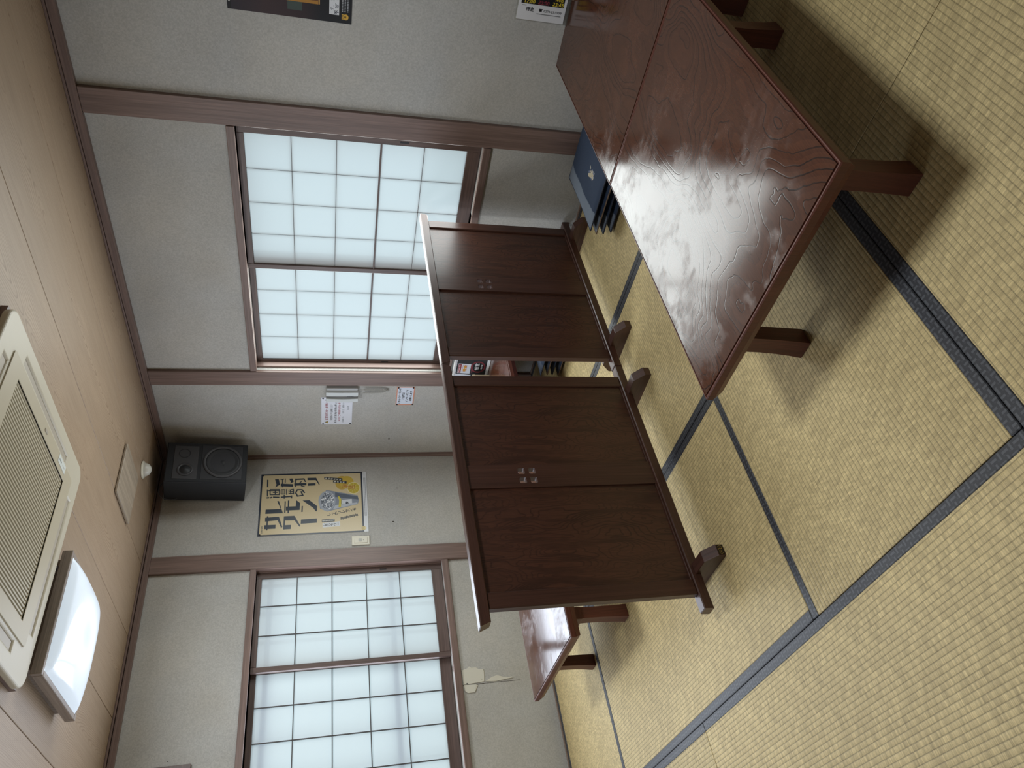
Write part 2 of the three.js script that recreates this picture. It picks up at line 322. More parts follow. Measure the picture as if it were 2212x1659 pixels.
  for (const x of xs) { const x0 = Math.max(x, XL); part('ceiling_board', cbox([x0 + 0.0015, HC, ZB], [x1 - 0.0015, HC + 0.012, ZN], 0.0015, 2, [rnd() * 3, 0.0015 - x0 + 0.0]), matCeil[i++ % 3], ceiling); x1 = x0; }
  // posts
  let t = 1;
  const trim = (label, geo, m = matPost) => { const o = part('trim_' + t++, geo, m, scene); o.userData = { kind: 'structure', label, category: 'trim' }; return o; };
  const D = 0.02;
  trim('brown wooden post right of the larger window', cbox([XA - D, 0, -0.046], [XA + 0.02, 2.428, 0.077], 0.002, 1));
  trim('brown wooden post left of the larger window', cbox([XA - D, 0, -1.842], [XA + 0.02, 2.428, -1.718], 0.002, 1));
  trim('brown wooden post right of the smaller window', cbox([1.703, 0, ZB - 0.02], [1.822, 2.428, ZB + D], 0.002, 1));
  trim('brown wooden post at the far left of the smaller window', cbox([-0.075, 0, ZB - 0.02], [0.045, 2.428, ZB + D], 0.002, 1));
  trim('thin brown batten up the corner of the room', cbox([XA - 0.024, 0, ZB], [XA, 2.428, ZB + 0.024], 0.002, 1));
  trim('brown ceiling trim along the right wall', merge([cbox([XA - 0.028, 2.428, ZB], [XA, 2.463, ZN], 0.002, 2), cbox([XA - 0.034, 2.4645, ZB], [XA, HC, ZN], 0.002, 2)]));
  trim('brown ceiling trim along the left wall', merge([cbox([XL, 2.428, ZB], [XA, 2.461, ZB + 0.024], 0.002, 0), cbox([XL, 2.4645, ZB], [XA, HC, ZB + 0.034], 0.002, 0)]));
  const base = (name, label, geo) => { const o = part(name, geo, matBase, scene); o.userData = { kind: 'structure', label, category: 'baseboard' }; };
  base('baseboard_left', 'thin wooden strip between tatami and left wall', cbox([XL, -0.02, ZB], [XA, 0.006, ZB + 0.013], 0.001, 0));
  base('baseboard_right', 'thin wooden strip between tatami and right wall', cbox([XA - 0.011, -0.02, ZB], [XA, 0.006, ZN], 0.001, 2));
}

// ---------------------------------------------------------------- windows: sliding panels of paper and lattice
// s runs along the wall from the panel's left to right as seen from inside, d is depth behind the wall face
function paperWindow(name, label, place, s0, s1, y0, y1, panels, latticeBehind) {
  const w = structure(name, label, 'window');
  const P = (lo, hi, ch = 0.002, axis = 0) => { const [a, b, ax] = place(lo, hi, axis); return cbox(a, b, ch, ax); };
  part('head_rail', P([s0, y1, -0.016], [s1, y1 + 0.037, TK], 0.002, 0), matPost, w);
  part('sill_rail', P([s0, y0 - 0.04, -0.016], [s1, y0, TK], 0.002, 0), matPost, w);
  part('jamb', P([s0, y0, 0.02], [s0 + 0.012, y1, TK], 0.001, 1), matPost, w);
  part('jamb', P([s1 - 0.012, y0, 0.02], [s1, y1, TK], 0.001, 1), matPost, w);
  for (const p of panels) {
    const g = sub('shoji_panel', w), d0 = p.d, d1 = p.d + 0.028;
    part('stile', P([p.a, y0 + 0.002, d0], [p.ga, y1 - 0.002, d1], 0.002, 1), matSash, g);
    part('stile', P([p.gb, y0 + 0.002, d0], [p.b, y1 - 0.002, d1], 0.002, 1), matSash, g);
    part('top_rail', P([p.ga, 1.763, d0 + 0.001], [p.gb, y1 - 0.002, d1], 0.002, 0), matSash, g);
    part('bottom_rail', P([p.ga, y0 + 0.002, d0 + 0.001], [p.gb, 0.676, d1], 0.002, 0), matSash, g);
    const H = (1.763 - 0.676) / 5, Wd = (p.gb - p.ga) / p.n, k = latticeBehind ? 0.0022 : 0.0028, dk = latticeBehind ? d0 + 0.0125 : d0 + 0.002, dp = d0 + 0.011;
    for (let r = 1; r < 5; r++) { const y = 0.676 + H * r, heavy = latticeBehind && r === 2; part('lattice_bar', heavy ? P([p.ga, y - 0.0045, d0 + 0.003], [p.gb, y + 0.0045, d0 + 0.02], 0.001, 0) : P([p.ga, y - k, dk], [p.gb, y + k, dk + 0.008], 0.0005, 0), heavy ? matSash : matKumiko, g); }
    for (let c = 1; c < p.n; c++) { const s = p.ga + Wd * c; part('lattice_bar', P([s - k, 0.676, dk], [s + k, 1.763, dk + 0.008], 0.0005, 1), matKumiko, g); }
    for (let r = 0; r < 5; r++) for (let c = 0; c < p.n; c++) {
      const e = 0.0012, [a, b] = place([p.ga + Wd * c + e, 0.676 + H * r + e, dp], [p.ga + Wd * (c + 1) - e, 0.676 + H * (r + 1) - e, dp], 0);
      const alongX = Math.abs(b[0] - a[0]) > Math.abs(b[2] - a[2]);
      part('pane', alongX ? planeXYZ(V(a[0], a[1], a[2]), V(1, 0, 0), V(0, 1, 0), b[0] - a[0], b[1] - a[1]) : planeXYZ(V(a[0], a[1], b[2]), V(0, 0, -1), V(0, 1, 0), b[2] - a[2], b[1] - a[1]), matPaper, g);
    }
    if (p.pull) part('finger_pull', P([p.pull - 0.006, 0.975, d0 - 0.0006], [p.pull + 0.006, 1.02, d0 + 0.003], 0.001, 1), matBlackPlastic, g);
  }
  return w;
}
// right wall: s = -z
paperWindow('window_1', 'larger two-panel paper lattice window in the right wall', (a, b, ax) => [[XA + a[2], a[1], -b[0]], [XA + b[2], b[1], -a[0]], ax === 0 ? 2 : ax], -W1.z1, -W1.z0, W1.y0, W1.y1,
  [{ a: 0.845, b: 1.703, ga: 0.930, gb: 1.685, d: 0.063, n: 4, pull: 1.694 }, { a: 0.064, b: 0.925, ga: 0.103, gb: 0.894, d: 0.028, n: 4, pull: 0.083 }], true);
// left wall: s = x, depth towards -z
paperWindow('window_2', 'smaller bluish paper lattice window in the left wall', (a, b, ax) => [[a[0], a[1], ZB - b[2]], [b[0], b[1], ZB - a[2]], ax], W2.x0, W2.x1, W2.y0, W2.y1,
  [{ a: 0.057, b: 1.10, ga: 0.092, gb: 1.058, d: 0.063, n: 5 }, { a: 1.055, b: 1.696, ga: 1.086, gb: 1.658, d: 0.028, n: 3, pull: 1.677 }], false);
paperWindow('window_3', 'paper lattice window in the left wall outside the picture, left of the bluish one', (a, b, ax) => [[a[0], a[1], ZB - b[2]], [b[0], b[1], ZB - a[2]], ax], W3.x0, W3.x1, W2.y0, W2.y1,
  [{ a: -2.144, b: -1.29, ga: -2.105, gb: -1.345, d: 0.063, n: 4 }, { a: -1.345, b: -0.505, ga: -1.31, gb: -0.54, d: 0.028, n: 4 }], false);
// outside bars seen as soft bands through the smaller window
{
  const t = thing('window_grille', 'blurred bluish metal bars outside the smaller paper window', 'window grille');
  const m = plain('grille_metal', 0.06, 0.16, 0.42, 0.5), zo = ZB - 0.100;
  for (const y of [1.712, 0.945]) part('rail', cbox([0.02, y - 0.016, zo - 0.02], [1.74, y + 0.016, zo], 0.002, 0), m, t);
  for (let k = 0; k < 9; k++) { const x = 0.13 + k * 0.19; part('bar', cbox([x - 0.011, 0.55, zo - 0.03], [x + 0.011, 1.85, zo - 0.015], 0.002, 1), plain('bar_metal', 0.35, 0.42, 0.52, 0.5), t); }
}

// ---------------------------------------------------------------- low tables
const HT = 0.328;
function lowTable(label, x0, x1, z0, z1, flip, turn = 0) {
  const cx = (x0 + x1) / 2, cz = (z0 + z1) / 2, hx = (x1 - x0) / 2, hz = (z1 - z0) / 2, t = thing('low_table', label, 'table', [cx, 0, cz], turn, 'low lacquered tables');
  const top = new THREE.PlaneGeometry(2 * (hx - 0.010), 2 * (hz - 0.010)).rotateX(-Math.PI / 2), uv = top.attributes.uv;
  for (let i = 0; i < uv.count; i++) { let a = uv.getX(i), b = uv.getY(i); if (flip & 1) a = 1 - a; if (flip & 2) b = 1 - b; uv.setXY(i, a * 0.98 + 0.01, b * 0.98 + 0.01); }
  top.translate(0, HT, 0);
  part('table_top', merge([top, rectLoft([[hx - 0.010, hz - 0.010, HT], [hx - 0.010, hz - 0.010, HT - 0.004]], false, false).setAttribute('uv', new THREE.Float32BufferAttribute(new Float32Array(48), 2))]), matTop, t);
  part('edge_moulding', grainUV(rectLoft([[hx - 0.010, hz - 0.010, HT - 0.004], [hx - 0.006, hz - 0.006, HT - 0.004], [hx - 0.005, hz - 0.005, HT - 0.0012], [hx - 0.002, hz - 0.002, HT - 0.0012], [hx, hz, HT - 0.005], [hx, hz, HT - 0.024], [hx - 0.003, hz - 0.003, HT - 0.0255], [hx - 0.003, hz - 0.003, HT - 0.028], [hx - 0.016, hz - 0.016, HT - 0.052]], false, true), 0), matTableEdge, t);
  const lx = hx - 0.145, lz = hz - 0.107;
  for (const sx of [-1, 1]) part('cleat', cbox([sx * lx - 0.03, HT - 0.105, -lz - 0.03], [sx * lx + 0.03, HT - 0.05, lz + 0.03], 0.003, 2), matTableEdge, t);
  for (const sx of [-1, 1]) for (const sz of [-1, 1]) {
    const rings = [];
    for (let k = 0; k <= 6; k++) { const f = k / 6, q = 0.0285 - 0.0025 * Math.sin(Math.PI * f * 0.85) + 0.003 * f * f, y = (HT - 0.05) * (1 - f), o = 0.010 * (f * f - 0.2 * f); rings.push([q, q, y, sx * (lx + o), sz * (lz + o)]); }
    rings.push([0.0285, 0.0285, 0, rings[6][3], rings[6][4]]); rings[6][2] = 0.003;
    const g = rectLoft(rings.map((r) => r.slice(0, 3))), p = g.attributes.position;
    for (let i = 0; i < p.count; i++) { let best = 0, bd = 9; rings.forEach((r, k) => { const d = Math.abs(r[2] - p.getY(i)); if (d < bd) { bd = d; best = k; } }); p.setX(i, p.getX(i) + rings[best][3]); p.setZ(i, p.getZ(i) + rings[best][4]); }
    g.computeVertexNormals();
    part('leg', grainUV(g, 1), matTableEdge, t);
  }
  return t;
}
lowTable('low red-brown lacquered table closest to the camera with white window glare on its top', 0.497, 1.586, 0.402, 1.161, 0);
lowTable('low dark lacquered table end to end with the nearest one and touching the right wall', 1.589, XA - 0.004, 0.399, 1.152, 1);
lowTable('low lacquered table seen at left past the end of the wooden partition, shining blue', 0.494, 1.57, -1.945, -1.172, 2);
lowTable('low table behind the partitions carrying the menu stand, glimpsed through their gap', 1.575, XA - 0.004, -1.975, -1.208, 3);

// ---------------------------------------------------------------- wooden partitions
function partition(label, x0, z0, x1, z1, postIn) {
  const L = Math.hypot(x1 - x0, z1 - z0), t = thing('wooden_partition', label, 'partition', [(x0 + x1) / 2, 0, (z0 + z1) / 2], -Math.atan2(z1 - z0, x1 - x0), 'low wooden room dividers');
  const h = L / 2, px = h - postIn, Y0 = 0.085, Y1 = 0.849;
  const railEnds = (y0, y1, d, e0, e1) => hull([[-h + e0, y0, -d + 0.003], [-h + e0, y0, d - 0.003], [h - e0, y0, -d + 0.003], [h - e0, y0, d - 0.003], [-h + e0 - 0.001, y0 + 0.003, -d], [-h + e0 - 0.001, y0 + 0.003, d], [h - e0 + 0.001, y0 + 0.003, -d], [h - e0 + 0.001, y0 + 0.003, d], [-h + e1, y1 - 0.003, -d], [-h + e1, y1 - 0.003, d], [h - e1, y1 - 0.003, -d], [h - e1, y1 - 0.003, d], [-h + e1 + 0.002, y1, -d + 0.004], [-h + e1 + 0.002, y1, d - 0.004], [h - e1 - 0.002, y1, -d + 0.004], [h - e1 - 0.002, y1, d - 0.004]], 0);
  part('top_rail', railEnds(Y1, 0.887, 0.0225, 0.014, 0), matDark, t);
  part('bottom_rail', railEnds(0.047, Y0, 0.0225, 0.001, 0.002), matDark, t);
  for (const s of [-1, 1]) part('post', cbox([s * px - (s > 0 ? 0.06 : 0), Y0, -0.015], [s * px + (s > 0 ? 0 : 0.06), Y1, 0.015], 0.003, 1), matDark, t);
  // middle stile pierced by four small rounded windows
  const sh = new THREE.Shape([V(-0.055, Y0, 0), V(0.055, Y0, 0), V(0.055, Y1, 0), V(-0.055, Y1, 0)].map((p) => new THREE.Vector2(p.x, p.y)));
  for (const a of [-0.022, 0.022]) for (const b of [0.591, 0.635]) {
    const q = new THREE.Path(), e = 0.0138, r = 0.005;
    q.moveTo(a - e + r, b - e); q.lineTo(a + e - r, b - e); q.absarc(a + e - r, b - e + r, r, -Math.PI / 2, 0, false); q.lineTo(a + e, b + e - r); q.absarc(a + e - r, b + e - r, r, 0, Math.PI / 2, false);
    q.lineTo(a - e + r, b + e); q.absarc(a - e + r, b + e - r, r, Math.PI / 2, Math.PI, false); q.lineTo(a - e, b - e + r); q.absarc(a - e + r, b - e + r, r, Math.PI, 1.5 * Math.PI, false);
    sh.holes.push(q);
  }
  part('pierced_stile', grainUV(new THREE.ExtrudeGeometry(sh, { depth: 0.026, bevelEnabled: false, curveSegments: 5 }).translate(0, 0, -0.013), 1), matDark, t);
  for (const s of [-1, 1]) {
    const a = s > 0 ? 0.05 : -px + 0.055, b = s > 0 ? px - 0.055 : -0.05, g = new THREE.BoxGeometry(b - a, Y1 - Y0, 0.01).translate((a + b) / 2, (Y0 + Y1) / 2, 0);
    part('panel', g, matPanel, t);
    for (const d of [-1, 1]) part('bead', cbox([a + 0.004, Y0, d * 0.008 - 0.004], [b - 0.004, Y0 + 0.006, d * 0.008 + 0.004], 0.001, 0), matDark, t);
  }
  for (const s of [-1, 1]) {
    const fx = s * (px - 0.095), f = part('foot', hull([-1, 1].flatMap((q) => [-1, 1].flatMap((w) => [[fx + w * 0.0215, 0.0, q * 0.146], [fx + w * 0.022, 0.029, q * 0.147], [fx + w * 0.022, 0.069, q * 0.107], [fx + w * 0.022, 0.0, 0], [fx + w * 0.020, 0.0705, q * 0.105]])), 2), matDark, t);
    if (s < 0 && postIn === 0.061) {                                    // maker's sticker on the front of one foot
      const st = canvasTex(128, 64, (c, w, hh) => { c.fillStyle = '#0b0909'; c.fillRect(0, 0, w, hh); c.strokeStyle = '#c9a24a'; c.lineWidth = 3; c.beginPath(); c.moveTo(22, 8); c.lineTo(10, 32); c.lineTo(22, 56); c.moveTo(106, 8); c.lineTo(118, 32); c.lineTo(106, 56); c.stroke(); c.lineWidth = 4; c.beginPath(); for (const [a, b, d, e] of [[34, 18, 56, 18], [45, 10, 45, 52], [34, 34, 56, 34], [66, 12, 92, 12], [66, 30, 92, 30], [79, 12, 79, 50], [66, 48, 92, 48]]) { c.moveTo(a, b); c.lineTo(d, e); } c.stroke(); });
      part('sticker', planeXYZ(V(fx - 0.019, 0.004, 0.1478), V(1, 0, 0), V(0, 1, 0), 0.038, 0.022), new THREE.MeshPhysicalMaterial({ map: st, roughness: 0.4, name: 'foot_sticker' }), f, 'black sticker with gold marks');
    }
  }
  return t;
}
partition('dark wooden partition nearer the camera, at left, with a gold-marked sticker on its foot', 0.243, -0.4385, 1.449, -0.4695, 0.061);
partition('dark wooden partition farther right, its top rail ending against the larger window', 1.453, -0.4685, 2.596, -0.488, 0.055);

// ---------------------------------------------------------------- floor cushions
const seigaiha = (flower) => canvasTex(1024, 1024, (c, w) => {
  c.fillStyle = '#22324a'; c.fillRect(0, 0, w, w);
  for (let i = 0; i < 26000; i++) { const k = rnd(); c.fillStyle = k > 0.5 ? 'rgba(80,104,132,0.16)' : 'rgba(14,22,36,0.22)'; c.fillRect(rnd() * w, rnd() * w, 2 + rnd() * 4, 2); }
  const R = 30, waves = (x0, y0, x1, y1, dark) => {
    for (let r = Math.floor(y0 / (R * 0.5)); r * R * 0.5 < y1; r++) for (let q = Math.floor(x0 / (2 * R)) - 1; q * 2 * R < x1; q++) {
      const cx = q * 2 * R + (r % 2 ? R : 0), cy = r * R * 0.5 + R;
      if (cx < x0 || cx > x1) continue;
      for (const k of [1, 0.68, 0.36]) { c.beginPath(); c.arc(cx, cy, R * k * 0.95, Math.PI, 2 * Math.PI); c.fillStyle = '#1a2438'; if (k === 1) c.fill(); c.lineWidth = 4; c.strokeStyle = dark ? '#5b6577' : '#98a4b2'; c.stroke(); }
    }
  };
  waves(0, 0, w, 150, true); waves(0, w - 190, w, w, false);
  const petals = (cx, cy, n, cols) => { for (let i = 0; i < n; i++) { c.fillStyle = cols[i % cols.length]; c.beginPath(); c.ellipse(cx + (rnd() - 0.5) * 190, cy + (rnd() - 0.5) * 90, 11, 8, rnd() * 3, 0, 7); c.fill(); } };
  if (flower) { petals(700, 300, 46, ['#a1465a', '#b96a74', '#8e97a3', '#c08a86']); petals(330, 560, 40, ['#c9c3b4', '#b3aa98', '#7f8bb2', '#d6cfc4']); c.fillStyle = '#b4a98f'; c.beginPath(); c.ellipse(360, 590, 60, 24, 0.5, 0, 7); c.fill(); c.beginPath(); c.ellipse(290, 560, 50, 20, -0.4, 0, 7); c.fill(); }
});
const weaveBump = tex(256, 256, (u, v) => 0.5 + 0.25 * Math.sin(u * 400) + 0.25 * Math.sin(v * 400), false, [6, 6]);
const matCover = [true, false].map((f) => new THREE.MeshPhysicalMaterial({ name: 'navy_cushion_cloth', map: seigaiha(f), bumpMap: weaveBump, bumpScale: 0.0004, roughness: 0.85, sheen: 0.25, sheenColor: rgb(0.15, 0.2, 0.28), sheenRoughness: 0.6 }));
const matPiping = plain('brown_piping', 0.16, 0.11, 0.075, 0.8), matPipingNavy = plain('navy_piping', 0.02, 0.026, 0.045, 0.8);
const EDGE = (x, y) => Math.pow(Math.abs(x), 5) + Math.pow(Math.abs(y), 5);
function cushionGeo(S, Th, sd) {
  const N = 36, geo = new THREE.BufferGeometry(), pos = [], uvs = [], idx = [];
  for (const side of [1, -1]) for (let j = 0; j <= N; j++) for (let i = 0; i <= N; i++) {
    const a = i / N * 2 - 1, b = j / N * 2 - 1, pinch = 1 - 0.035 * (1 - Math.abs(a)) * Math.abs(b) - 0.035 * (1 - Math.abs(b)) * Math.abs(a);
    const e = Math.pow(Math.max(0, 1 - a * a), 0.55) * Math.pow(Math.max(0, 1 - b * b), 0.55), y = side * Th * 0.5 * (0.06 + 0.94 * Math.pow(e, 0.55)) + 0.003 * Math.sin(a * 7 + sd) * Math.cos(b * 6 + sd * 2) * e;
    pos.push(a * S / 2 * pinch, y, b * S / 2 * pinch); uvs.push(i / N, j / N);
  }
  const M = (N + 1) * (N + 1);
  for (let s = 0; s < 2; s++) for (let j = 0; j < N; j++) for (let i = 0; i < N; i++) { const o = s * M + j * (N + 1) + i; if (s === 0) idx.push(o, o + N + 1, o + 1, o + 1, o + N + 1, o + N + 2); else idx.push(o, o + 1, o + N + 1, o + 1, o + N + 2, o + N + 1); }
  geo.setAttribute('position', new THREE.Float32BufferAttribute(pos, 3)); geo.setAttribute('uv', new THREE.Float32BufferAttribute(uvs, 2)); geo.setIndex(idx); geo.computeVertexNormals();
  return geo;
}
function cushion(label, x, y, z, turn, S, Th, k, group) {
  const t = thing('floor_cushion', label, 'cushion', [x, y, z], turn, group);
  part('cover', cushionGeo(S, Th, k * 1.7), matCover[k % 2 ? 1 : 0], t).position.y = Th / 2;
  const pts = [];
  for (let i = 0; i < 80; i++) { const q = i / 80 * 4, sd = Math.floor(q), f = (q - sd) * 2 - 1, h = S / 2, pin = 1 - 0.035 * (1 - Math.abs(f)); const P = [[f * h, -h * pin], [h * pin, f * h], [-f * h, h * pin], [-h * pin, -f * h]][sd]; pts.push(V(P[0], Th / 2, P[1])); }
  part('piping', new THREE.TubeGeometry(new THREE.CatmullRomCurve3(pts, true), 160, 0.0035, 6, true), k % 2 ? matPiping : matPipingNavy, t);
}
{
  const g = 'navy floor cushions stacked by the right wall post', th = 0.037;
  const near = [['bottom navy floor cushion of the stack beside the nearest tables', 2.328, 0.075, 0.02], ['second navy floor cushion from the bottom of the stack beside the nearest tables', 2.335, 0.055, 0.05], ['third navy floor cushion up, brown-piped, in the stack beside the nearest tables', 2.318, 0.07, -0.02], ['topmost navy floor cushion with flower and wave pattern beside the nearest tables', 2.322, 0.082, 0.01]];
  near.forEach(([l, x, z, a], i) => cushion(l, x, 0.001 + i * (th - 0.001), z, Math.PI * 0.5 * 0 + a, 0.475, th, [2, 2, 1, 4][i], g));
  const far = ['bottom patterned floor cushion seen through the gap between the partitions', 'second patterned floor cushion up, seen through the gap between the partitions', 'third patterned floor cushion up, seen through the gap between the partitions', 'top blue floor cushion seen through the gap between the partitions'];
  far.forEach((l, i) => cushion(l, 2.366 + 0.004 * (i % 2), 0.001 + i * (th - 0.001), -1.005 + 0.006 * (i % 3), Math.PI + [0.01, -0.02, 0.015, 0][i], 0.472, th, i + 1, 'patterned floor cushions behind the partitions'));
}

// ---------------------------------------------------------------- air conditioner in the ceiling
{
  const cx = 0.942, cz = -0.652, t = thing('air_conditioner', 'beige ceiling cassette air conditioner with a fine intake grille', 'air conditioner', [cx, 0, cz]);
  const shell = plain('beige_cover', 0.56, 0.51, 0.40, 0.42), inner = plain('beige_panel', 0.50, 0.44, 0.32, 0.45), duct = plain('duct_grey', 0.16, 0.14, 0.12, 0.5), vane = plain('vane_beige', 0.42, 0.37, 0.30, 0.45);
  const HX = 0.490, HZ = 0.508, R = 0.05, rr = (s, hx, hz, r, P = THREE.Shape) => { const q = new P(); q.moveTo(-hx + r, -hz); q.lineTo(hx - r, -hz); q.absarc(hx - r, -hz + r, r, -Math.PI / 2, 0, false); q.lineTo(hx, hz - r); q.absarc(hx - r, hz - r, r, 0, Math.PI / 2, false); q.lineTo(-hx + r, hz); q.absarc(-hx + r, hz - r, r, Math.PI / 2, Math.PI, false); q.lineTo(-hx, -hz + r); q.absarc(-hx + r, -hz + r, r, Math.PI, 1.5 * Math.PI, false); return q; };
  const rect = (x0, x1, z0, z1) => new THREE.Path([new THREE.Vector2(x0, z0), new THREE.Vector2(x1, z0), new THREE.Vector2(x1, z1), new THREE.Vector2(x0, z1)]);
  part('wooden_collar', box([-0.482, 2.452, -0.498], [0.482, HC - 0.001, 0.498]), matPost, t);
  const s = rr(0, HX - 0.012, HZ - 0.012, R), slots = [[0.378, 0.432, -0.308, 0.308], [-0.432, -0.372, -0.308, 0.308], [-0.308, 0.308, -0.462, -0.400], [-0.308, 0.308, 0.400, 0.462]];
  for (const q of slots) s.holes.push(rect(...q));
  s.holes.push(rect(-0.306, 0.306, -0.312, 0.312));
  const lie = (g, y) => g.rotateX(Math.PI / 2).translate(0, y, 0);        // shape x,y -> x,z; extrusion goes down
  part('cover', lie(new THREE.ExtrudeGeometry(s, { depth: 0.012, bevelEnabled: true, bevelSize: 0.012, bevelThickness: 0.009, bevelSegments: 4, curveSegments: 8 }), 2.4515), shell, t);
  const ip = rr(0, 0.366, 0.396, 0.012); ip.holes.push(rect(-0.306, 0.306, -0.312, 0.312));
  part('intake_panel', lie(new THREE.ExtrudeGeometry(ip, { depth: 0.004, bevelEnabled: true, bevelSize: 0.002, bevelThickness: 0.002, bevelSegments: 2 }), 2.4315), inner, t);
  part('intake_void', box([-0.31, 2.446, -0.316], [0.31, 2.449, 0.316]), plain('intake_dark', 0.10, 0.09, 0.075, 0.8), t);
  for (let k = 0; k < 42; k++) { const x = -0.298 + k * 0.01454; part('grille_slat', box([x - 0.0034, 2.431, -0.312], [x + 0.0034, 2.445, 0.312]), inner, t); }
  part('grille_edge', merge([box([-0.309, 2.427, -0.315], [-0.304, 2.434, 0.315]), box([0.304, 2.427, -0.315], [0.309, 2.434, 0.315]), box([-0.309, 2.427, -0.315], [0.309, 2.434, -0.310]), box([-0.309, 2.427, 0.310], [0.309, 2.434, 0.315])]), inner, t);
  for (const [x0, x1, z0, z1] of slots) {
    part('air_duct', box([x0 - 0.002, 2.4505, z0 - 0.002], [x1 + 0.002, 2.4522, z1 + 0.002]), duct, t);
    const nx = x1 - x0 < z1 - z0, e = 0.012;
    const v = nx ? cbox([x0 + 0.012, 2.4365, z0 + e], [x1 - 0.014, 2.4405, z1 - e], 0.001) : cbox([x0 + e, 2.4365, z0 + 0.012], [x1 - e, 2.4405, z1 - 0.014], 0.001);
    part('vane', v, vane, t);
  }
  const lab = canvasTex(256, 96, (c) => { c.fillStyle = '#d9dcd6'; c.fillRect(0, 0, 256, 96); c.fillStyle = '#3b4046'; for (let k = 0; k < 7; k++) c.fillRect(30 + k * 12, 40, 8, 18); c.fillStyle = '#8b9096'; for (let k = 0; k < 8; k++) c.fillRect(150 + k * 9, 42, 6, 12); });
  part('maker_label', planeXYZ(V(0.364, 2.4248, -0.200), V(0, 0, -1), V(-1, 0, 0), 0.098, 0.036), new THREE.MeshPhysicalMaterial({ map: lab, roughness: 0.4, name: 'ac_label' }), t, 'white label strip');
  part('latch', new RoundedBoxGeometry(0.012, 0.003, 0.03, 2, 0.0014).translate(0.335, 2.4245, -0.02), vane, t);
}
// ---------------------------------------------------------------- ceiling lamp with pale wooden frame
const tubeGlow = tex(256, 256, (u, v) => { const r = Math.hypot(u - 0.5, v - 0.5) * 2, ring = Math.exp(-Math.pow((r - 0.42) / 0.26, 2)); return [0.62 + 0.38 * ring, 0.70 + 0.30 * ring, 0.80 + 0.20 * ring]; });
const matShade = new THREE.MeshPhysicalMaterial({ name: 'lit_acrylic', color: rgb(0.7, 0.72, 0.74), roughness: 0.12, emissive: rgb(0.85, 0.94, 1.0), emissiveMap: tubeGlow, emissiveIntensity: 0.62, side: THREE.DoubleSide });
function ceilingLamp(label, cx, cz, power) {
  const t = thing('ceiling_lamp', label, 'lamp', [cx, 0, cz]);
  const H = 0.2605, B = 0.232, bar = (lo, hi, ax) => cbox(lo, hi, 0.002, ax);
  for (const s of [-1, 1]) {
    part('frame_bar', bar([-H, 2.40, s * H - (s > 0 ? 0.022 : 0)], [H, 2.44, s * H + (s > 0 ? 0 : 0.022)], 0), matPaleWood, t);
    part('frame_bar', bar([s * H - (s > 0 ? 0.022 : 0), 2.40, -H + 0.022], [s * H + (s > 0 ? 0 : 0.022), 2.44, H - 0.022], 2), matPaleWood, t);
  }
  part('base_box', merge([box([-B, 2.44, -B], [B, HC, -B + 0.012]), box([-B, 2.44, B - 0.012], [B, HC, B]), box([-B, 2.44, -B + 0.012], [-B + 0.012, HC, B - 0.012]), box([B - 0.012, 2.44, -B + 0.012], [B, HC, B - 0.012])]), matPaleWood, t);
  const N = 28, g = new THREE.PlaneGeometry(2 * (H - 0.022), 2 * (H - 0.022), N, N).rotateX(Math.PI / 2), p = g.attributes.position;
  for (let i = 0; i < p.count; i++) { const a = p.getX(i) / (H - 0.022), b = p.getZ(i) / (H - 0.022), e = Math.pow(Math.max(0, 1 - Math.pow(Math.abs(a), 2.4)), 0.5) * Math.pow(Math.max(0, 1 - Math.pow(Math.abs(b), 2.4)), 0.5); p.setY(i, 2.402 - 0.052 * Math.pow(e, 0.7)); }
  g.computeVertexNormals();
  part('shade', g, matShade, t, 'white acrylic shade, lit');
  part('pull_switch', new RoundedBoxGeometry(0.02, 0.012, 0.05, 2, 0.002).translate(0.19, 2.455, 0.236), matSash, t);
  const l = new THREE.RectAreaLight(rgb(0.92, 0.97, 1.0), power, 0.42, 0.42); l.name = 'lamp_light'; l.position.set(cx, 2.345, cz); l.lookAt(cx, 0, cz + 0.0001); scene.add(l);
}
ceilingLamp('square ceiling lamp with pale wooden frame and bulging white shade beside the air conditioner', 0.799, -1.4575, LAMP);
ceilingLamp('second square ceiling lamp of the room, above the nearest table outside the picture', 0.62, 0.95, LAMP2);
{
  const t = thing('ceiling_hatch', 'small square wooden hatch cover on the ceiling boards', 'hatch', [1.917, 0, -1.945]);
  part('cover', cbox([-0.163, HC - 0.016, -0.167], [0.163, HC - 0.002, 0.167], 0.003, 2), matHatch, t);
  part('rim', box([-0.15, HC - 0.003, -0.154], [0.15, HC, 0.154], 2), matSash, t);
  const s = thing('ceiling_sensor', 'round ivory dome sensor on the ceiling near the speaker', 'sensor', [2.212, HC, -2.212]);
  part('base_ring', new THREE.LatheGeometry([[0.001, 0], [0.054, 0], [0.056, -0.004], [0.053, -0.010], [0.046, -0.013], [0.001, -0.013]].map(([x, y]) => new THREE.Vector2(x, y)), 40), matIvory, s);
  part('dome', new THREE.LatheGeometry(Array.from({ length: 12 }, (_, i) => new THREE.Vector2(0.042 * Math.cos(i / 11 * Math.PI / 2) + 0.0002, -0.012 - 0.040 * Math.sin(i / 11 * Math.PI / 2))), 40), plain('milky_dome', 0.62, 0.61, 0.55, 0.3), s);
}
